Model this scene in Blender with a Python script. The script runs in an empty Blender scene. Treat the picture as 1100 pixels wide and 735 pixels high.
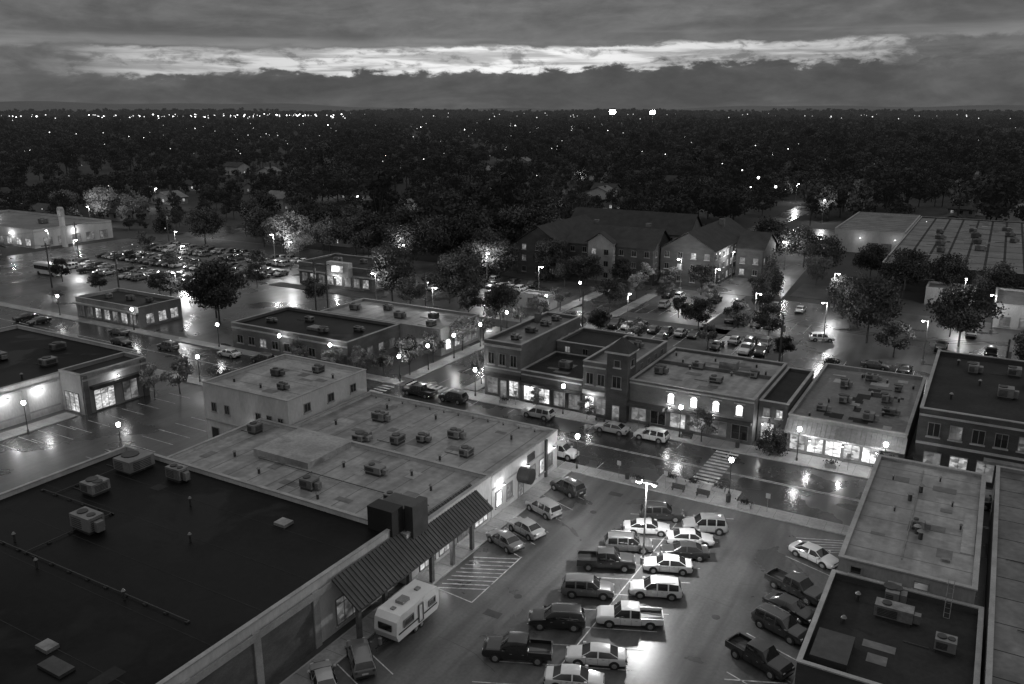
import bpy, math, random
import numpy as np
from mathutils import Vector
random.seed(11); RNG=np.random.default_rng(5)
S=bpy.context.scene; COL=S.collection
# ---------------------------------------------------------------- materials
def newmat(name):
    m=bpy.data.materials.new(name); m.use_nodes=True
    return m,m.node_tree,m.node_tree.nodes["Principled BSDF"]
def mat(name,v,rough=.8,var=.3,scale=.6,metal=0.,coat=0.,rvar=0.,spec=.5,fine=14.,stretch=None,wet=0.,wetr=.08,wetthr=.56,bump=0.,streak=0.):
    m,nt,b=newmat(name); N=nt.nodes; L=nt.links
    tc=N.new("ShaderNodeTexCoord"); src=tc.outputs["Object"]
    if stretch:
        mp=N.new("ShaderNodeMapping"); mp.inputs["Scale"].default_value=stretch; L.new(src,mp.inputs[0]); src=mp.outputs[0]
    n1=N.new("ShaderNodeTexNoise"); n1.inputs["Scale"].default_value=scale; n1.inputs["Detail"].default_value=6; n1.inputs["Roughness"].default_value=.6
    n2=N.new("ShaderNodeTexNoise"); n2.inputs["Scale"].default_value=scale*fine; n2.inputs["Detail"].default_value=3
    L.new(src,n1.inputs["Vector"]); L.new(src,n2.inputs["Vector"])
    def mr(s,a,b2,c,d):
        r=N.new("ShaderNodeMapRange"); L.new(s,r.inputs[0])
        for i,k in enumerate((a,b2,c,d)): r.inputs[i+1].default_value=k
        return r.outputs[0]
    def mul(a,b2):
        mu=N.new("ShaderNodeMath"); mu.operation='MULTIPLY'; L.new(a,mu.inputs[0]); L.new(b2,mu.inputs[1]); return mu.outputs[0]
    c=mul(mr(n1.outputs[0],.3,.7,v*(1-var),v*(1+var)),mr(n2.outputs[0],.25,.75,1-var*.6,1+var*.6))
    if streak: # tyre tracks / run-off stains
        mp=N.new("ShaderNodeMapping"); mp.inputs["Scale"].default_value=(.9,.06,1); L.new(tc.outputs["Object"],mp.inputs[0])
        n5=N.new("ShaderNodeTexNoise"); n5.inputs["Scale"].default_value=1.; n5.inputs["Detail"].default_value=5; n5.inputs["Distortion"].default_value=.3; L.new(mp.outputs[0],n5.inputs["Vector"])
        c=mul(c,mr(n5.outputs[0],.4,.65,1+streak*.4,1-streak))
    b.inputs["Roughness"].default_value=rough; b.inputs["Metallic"].default_value=metal
    b.inputs["Specular IOR Level"].default_value=spec
    if coat: b.inputs["Coat Weight"].default_value=coat; b.inputs["Coat Roughness"].default_value=.06
    if rvar or wet:
        n3=N.new("ShaderNodeTexNoise"); n3.inputs["Scale"].default_value=scale*.45; n3.inputs["Detail"].default_value=5; L.new(src,n3.inputs["Vector"])
        rr=mr(n3.outputs[0],.4,.62,max(.04,rough-rvar),min(1,rough+rvar*.6))
        if wet:
            n4=N.new("ShaderNodeTexNoise"); n4.inputs["Scale"].default_value=scale*1.3; n4.inputs["Detail"].default_value=7; n4.inputs["Distortion"].default_value=.5; L.new(src,n4.inputs["Vector"])
            w=mr(n4.outputs[0],wetthr,wetthr+.06,0,1)
            c=mul(c,mr(w,0,1,1,1-wet))
            mx=N.new("ShaderNodeMix"); mx.data_type='FLOAT'; L.new(w,mx.inputs[0]); L.new(rr,mx.inputs[2]); mx.inputs[3].default_value=wetr; rr=mx.outputs[0]
        L.new(rr,b.inputs["Roughness"])
    L.new(c,b.inputs["Base Color"])
    if bump:
        bp=N.new("ShaderNodeBump"); bp.inputs["Strength"].default_value=bump; bp.inputs["Distance"].default_value=.03; L.new(n2.outputs[0],bp.inputs["Height"]); L.new(bp.outputs[0],b.inputs["Normal"])
    return m
def emat(name,st,var=0.,scale=1.5):
    m,nt,b=newmat(name); b.inputs["Base Color"].default_value=(.1,.1,.1,1); b.inputs["Roughness"].default_value=.15
    b.inputs["Emission Color"].default_value=(1,1,1,1); b.inputs["Emission Strength"].default_value=st
    m.cycles.emission_sampling='NONE'
    if var:
        N=nt.nodes;L=nt.links; tc=N.new("ShaderNodeTexCoord")
        mp=N.new("ShaderNodeMapping"); mp.inputs["Scale"].default_value=(1,1,1.8); L.new(tc.outputs["Object"],mp.inputs[0])
        v=N.new("ShaderNodeTexVoronoi"); v.inputs["Scale"].default_value=scale; L.new(mp.outputs[0],v.inputs["Vector"])
        n=N.new("ShaderNodeTexNoise"); n.inputs["Scale"].default_value=.35; L.new(tc.outputs["Object"],n.inputs["Vector"])
        r0=N.new("ShaderNodeMapRange"); r0.inputs[1].default_value=.38; r0.inputs[2].default_value=.62; r0.inputs[3].default_value=.25; r0.inputs[4].default_value=1.6; L.new(n.outputs[0],r0.inputs[0])
        r=N.new("ShaderNodeMapRange"); r.inputs[3].default_value=st*(1-var); r.inputs[4].default_value=st*(1+var)
        bw=N.new("ShaderNodeRGBToBW"); L.new(v.outputs["Color"],bw.inputs[0]); L.new(bw.outputs[0],r.inputs[0])
        mu=N.new("ShaderNodeMath"); mu.operation='MULTIPLY'; L.new(r.outputs[0],mu.inputs[0]); L.new(r0.outputs[0],mu.inputs[1]); L.new(mu.outputs[0],b.inputs["Emission Strength"])
    return m
ASPH=mat("wet_asphalt",.05,.32,.35,.12,rvar=.1,fine=30,wet=.3,wetr=.2,wetthr=.52,bump=.2)
LOT=mat("parking_asphalt",.09,.45,.3,.1,rvar=.15,fine=34,wet=.25,wetr=.26,wetthr=.56,bump=.2,streak=.3)
LOT2=mat("old_asphalt",.066,.45,.35,.08,rvar=.18,fine=30,wet=.3,wetr=.22,wetthr=.55,bump=.2,streak=.25)
CONC=mat("pavement_concrete",.26,.55,.3,.3,rvar=.2)
KERB=mat("kerb_concrete",.32,.7,.25,.5)
PAINT=mat("road_paint",.45,.55,.65,1.2)
EARTH=mat("grass_earth",.028,.95,.45,.05,fine=40)
GRASS=mat("lawn",.045,.95,.4,.2,fine=30)
BLACKROOF=mat("black_membrane",.0055,.6,.55,.09,rvar=.15,fine=20,spec=.13,wet=.3,wetr=.4,wetthr=.57)
GREYROOF=mat("grey_membrane",.25,.7,.35,.14,rvar=.12,fine=10,wet=.28,wetr=.35,wetthr=.53,streak=.2)
MIDROOF=mat("worn_roof",.13,.7,.4,.16,rvar=.15,fine=12,wet=.35,wetr=.35,wetthr=.53)
DARKROOF=mat("dark_roof",.022,.8,.4,.2,spec=.25)
LIGHTROOF=mat("light_roof",.29,.65,.35,.2,wet=.3,wetr=.4,wetthr=.53)
SHINGLE=mat("shingles",.03,.85,.35,.5,fine=20)
BRICK=mat("brick",.1,.85,.3,.4,fine=16,stretch=(1,1,2.2))
BRICKD=mat("dark_brick",.05,.85,.35,.5,fine=16,stretch=(1,1,2.2))
STONE=mat("stone_trim",.3,.75,.25,.5)
WHITEWALL=mat("painted_wall",.45,.75,.2,.35,stretch=(1,1,.35))
TANWALL=mat("stucco",.23,.85,.22,.35,stretch=(1,1,.4))
METAL=mat("galvanised_metal",.2,.5,.4,1.2,metal=.3)
METALD=mat("dark_metal",.045,.5,.3,1.,metal=.2)
AWN=mat("standing_seam_metal",.06,.5,.3,.6,metal=.3)
GLASS=mat("window_glass",.018,.08,.2,.5,spec=.8)
FRAME=mat("window_frame",.17,.6,.2,.8)
BLACK=mat("matte_black",.012,.7,.2,1)
SEAL=mat("crack_sealant",.035,.4,.2,1)
SHOP=emat("lit_shop_window",.4,.85,2.2)
SHOPB=emat("bright_shop_window",1.35,.8,1.8)
DIMW=emat("dim_lit_window",.11,.8,1.6)
ARCHL=emat("arch_window_light",2.6)
BULB=emat("lamp_bulb",38.)
FAR=emat("far_light",7.)
FAR2=emat("far_light_dim",1.5)
STAD=emat("floodlight",80.)
# ---------------------------------------------------------------- mesh builder
class MB:
    def __init__(s): s.v=[];s.f=[];s.m=[];s.mats=[]
    def mi(s,m):
        if m not in s.mats: s.mats.append(m)
        return s.mats.index(m)
    def add(s,vs,fs,m):
        o=len(s.v); s.v.extend(vs); i=s.mi(m)
        for f in fs: s.f.append(tuple(o+k for k in f)); s.m.append(i)
    def box(s,x0,x1,y0,y1,z0,z1,m):
        if x0>x1:x0,x1=x1,x0
        if y0>y1:y0,y1=y1,y0
        s.add([(x0,y0,z0),(x1,y0,z0),(x1,y1,z0),(x0,y1,z0),(x0,y0,z1),(x1,y0,z1),(x1,y1,z1),(x0,y1,z1)],
              [(0,3,2,1),(4,5,6,7),(0,1,5,4),(1,2,6,5),(2,3,7,6),(3,0,4,7)],m)
    def quad(s,p,m): s.add(list(p),[tuple(range(len(p)))],m)
    def tube(s,p,q,r0,r1,m,n=8,cap=True):
        p=Vector(p);q=Vector(q);d=(q-p).normalized()
        a=d.orthogonal().normalized();b=d.cross(a)
        vs=[]
        for c,r in((p,r0),(q,r1)):
            for i in range(n):
                t=2*math.pi*i/n; vs.append(tuple(c+a*(r*math.cos(t))+b*(r*math.sin(t))))
        fs=[(i,(i+1)%n,n+(i+1)%n,n+i) for i in range(n)]
        if cap: fs+= [tuple(range(n-1,-1,-1)),tuple(range(n,2*n))]
        s.add(vs,fs,m)
    def ball(s,c,r,m,n=8,k=5,sz=1.):
        vs=[];fs=[]
        for j in range(k+1):
            ph=math.pi*j/k
            for i in range(n):
                t=2*math.pi*i/n; rr=max(.001,math.sin(ph))*r
                vs.append((c[0]+rr*math.cos(t),c[1]+rr*math.sin(t),c[2]+r*sz*math.cos(ph)))
        for j in range(k):
            for i in range(n): fs.append((j*n+i,(j+1)*n+i,(j+1)*n+(i+1)%n,j*n+(i+1)%n))
        s.add(vs,fs,m)
    def mesh(s,name,o=(0,0,0)):
        me=bpy.data.meshes.new(name); me.from_pydata([(x-o[0],y-o[1],z-o[2]) for x,y,z in s.v],[],s.f)
        for m in s.mats: me.materials.append(m)
        me.polygons.foreach_set("material_index",s.m); me.update(); return me
    def obj(s,name,parent=None,o=None):
        if not s.v: return None
        if o is None: o=tuple(parent.location) if parent else (0,0,0)
        ob=bpy.data.objects.new(name,s.mesh(name,o)); COL.objects.link(ob)
        if parent: ob.parent=parent
        else: ob.location=o
        return ob
def empty(name,loc):
    e=bpy.data.objects.new(name,None); e.location=loc; e.empty_display_size=.5; COL.objects.link(e); return e
def slab(mb,side,B,u0,u1,z0,z1,d0,d1,m):
    x0,x1,y0,y1=B
    if side=='S': mb.box(u0,u1,y0-d1,y0-d0,z0,z1,m)
    if side=='N': mb.box(u0,u1,y1+d0,y1+d1,z0,z1,m)
    if side=='E': mb.box(x1+d0,x1+d1,u0,u1,z0,z1,m)
    if side=='W': mb.box(x0-d1,x0-d0,u0,u1,z0,z1,m)
def window(mb,side,B,u0,u1,z0,z1,glass=GLASS,frame=FRAME,mull=1,trans=0,sill=True,t=.08):
    slab(mb,side,B,u0+t,u1-t,z0+t,z1-t,.012,.03,glass)
    slab(mb,side,B,u0,u0+t,z0,z1,.002,.1,frame); slab(mb,side,B,u1-t,u1,z0,z1,.002,.1,frame)
    slab(mb,side,B,u0+t,u1-t,z0,z0+t,.002,.1,frame); slab(mb,side,B,u0+t,u1-t,z1-t,z1,.002,.1,frame)
    for i in range(mull):
        u=u0+(u1-u0)*(i+1)/(mull+1); slab(mb,side,B,u-.03,u+.03,z0+t,z1-t,.031,.08,frame)
    if trans: slab(mb,side,B,u0+t,u1-t,z0+(z1-z0)*trans-.03,z0+(z1-z0)*trans+.03,.031,.07,frame)
    if sill: slab(mb,side,B,u0-.12,u1+.12,z0-.16,z0-.003,.002,.18,STONE)
def hvac(mb,x,y,z,sx=1.8,sy=1.4,sz=1.1):
    sx*=random.uniform(.8,1.2); sy*=random.uniform(.8,1.15); sz*=random.uniform(.7,1.15)
    if random.random()<.4: sx,sy=sy,sx
    BM=random.choice([METAL,METAL,FRAME,MIDROOF])
    mb.box(x-sx*.45,x+sx*.45,y-sy*.45,y+sy*.45,z+.004,z+.3,METALD)
    mb.box(x-sx/2,x+sx/2,y-sy/2,y+sy/2,z+.3,z+.3+sz,BM)
    for k in range(5):
        zz=z+.45+k*(sz-.3)/5
        mb.box(x-sx*.42,x+sx*.1,y-sy/2-.03,y-sy/2-.002,zz,zz+.08,METALD)
        mb.box(x+sx/2+.002,x+sx/2+.03,y-sy*.35,y+sy*.35,zz,zz+.08,METALD)
    mb.tube((x-sx*.2,y,z+.3+sz+.002),(x-sx*.2,y,z+.42+sz),sy*.3,sy*.3,METALD,12)
    if random.random()<.5: mb.tube((x+sx*.25,y,z+.3+sz+.002),(x+sx*.25,y,z+.38+sz),sy*.24,sy*.24,METALD,12)
    if random.random()<.6: mb.box(x+sx/2+.04,x+sx/2+.55,y-sy*.2,y+sy*.25,z+.25,z+.3+sz*.7,BM)
    else: mb.tube((x-sx/2-.3,y-sy*.3,z+.08),(x-sx/2-2.2,y-sy*.3,z+.08),.04,.04,METALD,5)
def vent(mb,x,y,z,h=.7,r=.14):
    mb.tube((x,y,z),(x,y,z+h),r,r,METALD,8); mb.tube((x,y,z+h),(x,y,z+h+.18),r*1.9,r*.8,METAL,8)
class Bld:
    def __init__(s,name,x0,x1,y0,y1,h,wall,roof,par=.5,capm=STONE,z0=0,capw=.07):
        s.B=(x0,x1,y0,y1); s.h=h; s.rz=h-par; t=.3
        s.e=empty(name,((x0+x1)/2,(y0+y1)/2,0))
        w=MB(); w.box(x0,x1,y0,y0+t,z0,h,wall); w.box(x0,x1,y1-t,y1,z0,h,wall); w.box(x0,x0+t,y0+t,y1-t,z0,h,wall); w.box(x1-t,x1,y0+t,y1-t,z0,h,wall); w.obj("walls",s.e)
        r=MB(); r.box(x0+t,x1-t,y0+t,y1-t,h-par-.25,h-par,roof); r.obj("roof",s.e)
        c=MB(); g=capw; k=.12
        c.box(x0-g,x1+g,y0-g,y0+t+g*.5,h+.002,h+k,capm); c.box(x0-g,x1+g,y1-t-g*.5,y1+g,h+.002,h+k,capm)
        c.box(x0-g,x0+t+g*.5,y0+t+g*.5,y1-t-g*.5,h+.002,h+k,capm); c.box(x1-t-g*.5,x1+g,y0+t+g*.5,y1-t-g*.5,h+.002,h+k,capm); c.obj("coping",s.e)
        s.win=MB(); s.trim=MB(); s.eq=MB()
    def w(s,side,u0,u1,z0,z1,glass=GLASS,**k): window(s.win,side,s.B,u0,u1,z0,z1,glass,**k)
    def row(s,side,u0,u1,n,w,z0,z1,glass=GLASS,lit=0.,**k):
        for i in range(n):
            c=u0+(u1-u0)*(i+.5)/n; s.w(side,c-w/2,c+w/2,z0,z1,(random.choice([DIMW,DIMW,SHOP]) if random.random()<lit else glass),**k)
    def sl(s,side,u0,u1,z0,z1,d0,d1,m): slab(s.trim,side,s.B,u0,u1,z0,z1,d0,d1,m)
    def seams(s,step,axis='x',m=METALD,w=.06):
        x0,x1,y0,y1=s.B
        if axis=='x':
            u=y0+step
            while u<y1-.6: s.eq.box(x0+.32,x1-.32,u,u+w,s.rz+.004,s.rz+.012,m); u+=step*random.uniform(.9,1.1)
        else:
            u=x0+step
            while u<x1-.6: s.eq.box(u,u+w,y0+.32,y1-.32,s.rz+.004,s.rz+.012,m); u+=step*random.uniform(.9,1.1)
    def patches(s,n,m):
        x0,x1,y0,y1=s.B
        for i in range(n):
            a=random.uniform(.8,2.6); b=random.uniform(.6,2.2); x=random.uniform(x0+1.5,x1-1.5-a); y=random.uniform(y0+1.5,y1-1.5-b); z=s.rz+.014+i*.004
            s.eq.quad([(x,y,z),(x+a,y,z),(x+a,y+b,z),(x,y+b,z)],m)
    def done(s): s.win.obj("windows",s.e); s.trim.obj("trim",s.e); s.eq.obj("roof_equipment",s.e)
# ---------------------------------------------------------------- ground, roads
def ground():
    me=MB(); R=12000; me.quad([(-R,-R,0),(R,-R,0),(R,R,0),(-R,R,0)],EARTH); me.obj("ground")
    def sheet(name,x0,x1,y0,y1,z,m):
        b=MB(); b.quad([(x0,y0,z),(x1,y0,z),(x1,y1,z),(x0,y1,z)],m); return b.obj(name,o=((x0+x1)/2,(y0+y1)/2,z))
    sheet("parking_lot",-262,60,5,200,.004,LOT2)
    sheet("parking_lot",-42,-9,20,87.4,.008,LOT)
    sheet("main_street",-400,80,89.8,103.8,.008,ASPH)
    sheet("side_street",-81,-71.5,103.8,420,.008,ASPH)
    sheet("avenue",-256,-238,103.8,420,.008,ASPH)
    sheet("avenue",-256,-238,20,89.8,.008,ASPH)
    b=MB(); b.quad([(-62,200.5,.012),(-42,200.5,.012),(-50,330,.012),(-66,330,.012)],LOT); b.obj("back_road")
    sheet("back_lane",-62,20,138,144,.010,ASPH)
    for (x0,x1,y0,y1) in [(-116,-82,192,199.5),(-100,-62,214,240),(-262,-190,186,199),(-50,-44,146,200),(-128,-84,145,150),(-160,-125,152,156),(-8,40,160,168),(-41,-22,205,222),(-70,-30,162,166)]:
        b=MB(); b.box(x0,x1,y0,y1,.01,.1,GRASS); b.obj("lawn")
    def walk(x0,x1,y0,y1,h=.13):
        b=MB(); b.box(x0,x1,y0,y1,.002,h,CONC)
        k=.16; b.box(x0-k,x1+k,y0-k,y0,.002,h+.003,KERB); b.box(x0-k,x1+k,y1,y1+k,.002,h+.003,KERB); b.box(x0-k,x0,y0,y1,.002,h+.003,KERB); b.box(x1,x1+k,y0,y1,.002,h+.003,KERB)
        if x1-x0>y1-y0:
            u=x0+1.5
            while u<x1: b.box(u,u+.03,y0,y1,h+.001,h+.004,METALD); u+=1.8
        else:
            u=y0+1.5
            while u<y1: b.box(x0,x1,u,u+.03,h+.001,h+.004,METALD); u+=1.8
        b.obj("pavement")
    walk(-44,-42.1,38,87.3); walk(-43.8,-9,87.6,89.6); walk(-71,-20.3,103.9,106.9); walk(-20,60,103.9,107.4)
    walk(-236,-82,103.9,105.9); walk(-118,-90,87.6,89.6); walk(-236,-119,86,89.6); walk(-89,-44.3,87.9,89.6)
    walk(-83.5,-81.2,108,190); walk(-71.2,-69,108,190); walk(-8.9,-8.75,58,87.2); walk(-116.5,-114,40,68.5)
    walk(-31.5,-22,89.9,92.2)
    p=MB(); z0,z1=.0125,.0165
    def ln(x0,x1,y0,y1): p.box(x0,x1,y0,y1,z0,z1,PAINT)
    def sln(xa,ya,xb,yb,w=.1):
        dx,dy=xb-xa,yb-ya; l=math.hypot(dx,dy); nx,ny=-dy/l*w/2,dx/l*w/2
        p.quad([(xa-nx,ya-ny,z1),(xb-nx,yb-ny,z1),(xb+nx,yb+ny,z1),(xa+nx,ya+ny,z1)],PAINT)
    t=math.tan(math.radians(24)); t2=math.tan(math.radians(20))
    for y in np.arange(38,85,3.0):
        sln(-31.2,y-5.2*t,-26.05,y); sln(-25.95,y,-20.8,y+5.1*t)
        if y>65 or y<50: sln(-42,y,-37.2,y-4.8*t2)
        if y<84 : sln(-14,y,-9.2,y-4.8*t2)
    ln(-26.05,-25.95,38,83.6)
    for k in range(9):
        y=57.5+k*.8; sln(-41.4,y,-37.2,y+2.0,.14)
    sln(-37.2,57,-37.2,66.4,.12); sln(-41.5,57.4,-37.2,57,.12)
    for k in range(6):
        y=53.5+k*.9; sln(-13.9,y,-9.4,y+2.,.14)
        y=85.6-k*.55; sln(-13.9+k*.3,y-1.2,-9.4,y+.6,.12)
    p.obj("parking_markings")
    p=MB()
    ln(-70,60,96.8,96.92); ln(-70,60,97.12,97.24)
    ln(-236,-84,96.9,97.05)
    for i in range(11): ln(-28.2,-25.2,92.6+i*1.02,93.1+i*1.02)
    for i in range(9): ln(-80.6+i*1.05,-80.1+i*1.05,104.6,107.2)
    for i in range(11): ln(-84,-81.5,92.0+i*1.05,92.45+i*1.05)
    for xx in np.arange(-66,-20,6.6): ln(xx-.05,xx+.05,101.5,103.7)
    for xx in np.arange(-66,-34,6.6): ln(xx-.05,xx+.05,90,92.1)
    for y in np.arange(108,190,7): ln(-76.3,-76.2,y,y+3)
    for y in np.arange(108,240,8): ln(-247.1,-246.9,y,y+3.5)
    for xx in np.arange(-240,-160,2.8):
        for y in (143,160,177): ln(xx-.05,xx+.05,y-5,y+5)
    for xx in np.arange(-70,-30,2.8): ln(xx-.05,xx+.05,149,159.5); ln(xx-.05,xx+.05,171,180)
    for yy in np.arange(60,84,2.8): ln(-111,-106,yy-.05,yy+.05); ln(-99,-92.5,yy-.05,yy+.05)
    for yy in np.arange(40,68,2.8): ln(-113.5,-109,yy-.05,yy+.05)
    for xx in np.arange(-20,8,2.8): ln(xx-.05,xx+.05,150,155)
    p.obj("road_markings")
    m=MB()
    for x,y in [(-55,95),(-33,94.5),(-14,98.5),(-34,60),(-17,66),(-35,79),(-78,98)]: m.tube((x,y,.013),(x,y,.02),.38,.38,METALD,16)
    for x,y in [(-35.4,56.0),(-35.4,84)]: m.box(x,x+1.6,y,y+.9,.013,.02,METALD)
    m.obj("manhole_covers")
    m=MB()
    for k in range(20):
        x=random.uniform(-37,-12); y=random.uniform(42,86)
        if k>11: x=random.uniform(-68,0); y=random.uniform(91,102)
        a=random.choice([0,1.57,3.14,.4])+random.uniform(-.2,.2); pr=(x,y)
        for j in range(random.randint(4,12)):
            a+=random.uniform(-.22,.22); q=(pr[0]+.7*math.cos(a),pr[1]+.7*math.sin(a)); nx,ny=-.025*math.sin(a),.025*math.cos(a)
            m.quad([(pr[0]-nx,pr[1]-ny,.0115),(q[0]-nx,q[1]-ny,.0115),(q[0]+nx,q[1]+ny,.0115),(pr[0]+nx,pr[1]+ny,.0115)],SEAL); pr=q
    m.obj("sealed_cracks")
ground()
# ---------------------------------------------------------------- buildings
def near_buildings():
    b=Bld("supermarket_building",-84,-45,18,56,6.1,WHITEWALL,BLACKROOF,.45)
    for y in [19,25.5,32,38.5,45]: b.sl('E',y-.35,y+.35,.0,5.3,.002,.22,STONE)
    for y in [19.35,25.85,32.35,38.85]: b.sl('E',y,y+5.8,.0,4.5,.002,.1,BRICK)
    b.sl('E',18,46.9,4.65,5.3,.225,.27,STONE)
    for y0 in [47.4,51.2]: b.w('E',y0,y0+3.2,.5,3.1,SHOP if y0>50 else DIMW,mull=2,trans=.75)
    e=b.eq; rz=b.rz
    hvac(e,-70.4,41.9,rz,3,2,1.7); hvac(e,-78.6,53,rz,3.2,2.6,1.6); hvac(e,-77,47.2,rz,2,1.8,1.3); hvac(e,-72.2,53.5,rz,2,1.5,1.3); hvac(e,-68,30,rz,2,1.5,1.2)
    for x,y in [(-67.8,35.3),(-60,45),(-66,50),(-74,37),(-57,36)]: vent(e,x,y,rz,.8,.1)
    e.box(-55.8,-54.4,51.2,52.4,rz+.002,rz+.3,LIGHTROOF); e.box(-54.8,-52.2,27.4,28.6,rz+.002,rz+.25,METALD); e.box(-57,-55.6,28.6,29.6,rz+.002,rz+.3,METAL)
    for (p,q) in [((-82,36.2),(-50,36.4)),((-82,44.6),(-71,44.8)),((-71,36.3),(-71,44.7)),((-80,44.6),(-80,52))]:
        e.tube((p[0],p[1],rz+.2),(q[0],q[1],rz+.2),.05,.05,METALD,6)
        n=int(math.hypot(q[0]-p[0],q[1]-p[1])/2.5)+1
        for i in range(n+1):
            t=i/n; x=p[0]+(q[0]-p[0])*t; y=p[1]+(q[1]-p[1])*t; e.box(x-.15,x+.15,y-.15,y+.15,rz+.002,rz+.14,METALD)
    b.seams(5.5,'x',m=DARKROOF,w=.07); b.patches(4,DARKROOF)
    b.done()
    aw=MB(); y0,y1=46.9,68.6
    aw.add([(-44.75,y0,5.5),(-44.75,y1,5.5),(-41.9,y1,3.35),(-41.9,y0,3.35),(-44.75,y0,5.3),(-44.75,y1,5.3),(-41.9,y1,3.15),(-41.9,y0,3.15)],
           [(0,3,2,1),(4,5,6,7),(0,1,5,4),(1,2,6,5),(2,3,7,6),(3,0,4,7)],AWN)
    y=y0+.3
    while y<y1:
        aw.add([(-44.7,y,5.47),(-44.7,y+.05,5.47),(-41.88,y+.05,3.34),(-41.88,y,3.34),(-44.7,y,5.55),(-44.7,y+.05,5.55),(-41.88,y+.05,3.42),(-41.88,y,3.42)],
           [(0,3,2,1),(4,5,6,7),(0,1,5,4),(1,2,6,5),(2,3,7,6),(3,0,4,7)],METALD); y+=.5
    for y in np.arange(y0+.4,y1,3.55): aw.box(-42.5,-42.15,y-.2,y+.2,.13,3.25,BRICK)
    aw.obj("shopfront_awning",o=(-43,57,3))
    g=Bld("shop_building",-78.8,-44,56.4,71.6,5.3,WHITEWALL,GREYROOF,.35)
    e=g.eq;rz=g.rz
    e.box(-71.5,-63,63.5,70.8,rz+.002,rz+.75,LIGHTROOF)
    for x,y,s in [(-59.5,60,1),(-55.8,66.4,1.1),(-76.5,68.5,1.0),(-50,62,.9)]: hvac(e,x,y,rz,1.7*s,1.3*s,.8*s)
    for x,y in [(-60,66),(-52,68),(-67,60),(-48,66),(-73,62),(-57,58.5)]: vent(e,x,y,rz,.6)
    g.seams(3.0,'y',m=MIDROOF,w=.1); g.patches(9,MIDROOF); g.patches(4,LIGHTROOF)
    e.tube((-62,57,rz+.18),(-62,63,rz+.18),.05,.05,METALD,6); e.tube((-70,62.8,rz+.18),(-46,62.8,rz+.18),.05,.05,METALD,6)
    g.sl('E',57.0,59.4,3.3,8,-.6,.35,METALD)
    g.trim.box(-47.6,-44.7,55.2,56.9,5.45,8,BLACK); g.trim.box(-47.6,-44.7,56.92,59.4,5.45,7.6,METALD)
    for i in range(4):
        y=58.2+i*3.3; g.w('E',y,y+2.7,.5,2.9,SHOP if i!=2 else DIMW,mull=2,trans=.75,sill=False)
    g.sl('E',56.5,71.5,0,.45,.002,.06,STONE)
    g.done()
    g=Bld("corner_shop_building",-73.8,-44.03,71.75,87.6,5.1,WHITEWALL,GREYROOF,.35)
    e=g.eq;rz=g.rz
    for x,y,s in [(-63.7,73.6,1),(-59.3,75,.9),(-54.2,80,1.1),(-57,77,.8),(-66,80,1),(-50,76,.8)]: hvac(e,x,y,rz,1.7*s,1.3*s,.8*s)
    for x,y in [(-60,84),(-48,83),(-70,76),(-52,73.4),(-68,84)]: vent(e,x,y,rz,.6)
    for x in np.arange(-72,-46,2.3): vent(e,x,86.6,rz,.25,.09)
    g.seams(3.2,'y',m=MIDROOF,w=.1); g.patches(9,MIDROOF); g.patches(4,LIGHTROOF)
    for i,y in enumerate([72.6,75,80.5,82.8,85]): g.w('E',y,y+1.3,1.0,2.9,SHOPB if i in(0,3) else DIMW,mull=0)
    g.w('E',77.6,78.9,.13,2.5,SHOP,mull=0,sill=False)
    g.trim.tube((-44.02,78.25,2.9),(-42.5,78.25,2.9),.95,.95,METALD,16)
    g.sl('E',71.9,87.5,3.4,3.6,.002,.05,STONE); g.sl('E',84.2,84.6,.0,5.0,.002,.25,BRICKD)
    g.sl('E',79.8,81.5,3.7,4.6,.01,.16,METALD)
    for i in range(7):
        u=-71+i*3.8; g.w('N',u,u+2.2,.6,2.8,DIMW if i%2 else SHOP,mull=1)
    g.done()
    w=Bld("white_two_storey_building",-89.6,-74.1,71.9,87.2,8.4,WHITEWALL,LIGHTROOF,.4)
    w.row('S',-80.5,-74.5,3,.9,4.6,5.9,mull=1); w.row('S',-89,-84,2,.9,4.6,5.9,mull=1); w.row('E',73,86.5,3,1.2,6.0,7.2,mull=1)
    w.w('S',-88.6,-87.2,.1,2.3,GLASS,mull=0); w.sl('S',-89.5,-79,3.1,3.35,.002,.12,STONE)
    for x,y,s in [(-84,80,1),(-80,84,.8),(-79,76,.7)]: hvac(w.eq,x,y,w.rz,1.6*s,1.3*s,.8*s)
    for x,y in [(-87,75),(-76.5,83),(-82,75)]: vent(w.eq,x,y,w.rz,.5)
    w.patches(6,MIDROOF); w.seams(3.6,'x',m=MIDROOF,w=.08)
    w.done()
    c=Bld("pharmacy_building",-152,-118.4,36,83,5.8,WHITEWALL,BLACKROOF,.5)
    for y in np.arange(38,69,5.2): c.sl('E',y-.3,y+.3,0,5,.002,.2,STONE)
    c.sl('E',36,69,1.0,1.25,.205,.24,STONE); c.sl('E',36,69,4.7,5.0,.21,.26,STONE)
    for x,y in [(-135,70),(-128,60),(-140,62),(-132,78),(-125,72)]: hvac(c.eq,x,y,c.rz,2,1.6,1.)
    for x,y in [(-122,66),(-130,66),(-136,58)]: vent(c.eq,x,y,c.rz)
    c.done()
    p=Bld("entrance_portico",-118.3,-113.2,69.5,80.5,6.2,TANWALL,DARKROOF,.5)
    p.w('E',71.2,74.6,.2,3.4,SHOP,mull=2,trans=.75,sill=False); p.w('E',76,78.6,.2,3.4,DIMW,mull=1,sill=False); p.w('S',-117.6,-114.2,.2,3.2,SHOP,mull=2,sill=False)
    p.sl('E',70.7,79.1,3.7,4.2,.01,.9,METALD); p.sl('E',69.6,70.4,0,6,.002,.3,BRICK); p.sl('E',79.5,80.4,0,6,.002,.3,BRICK); p.sl('E',69.6,80.4,5.2,5.5,.305,.36,STONE)
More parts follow.
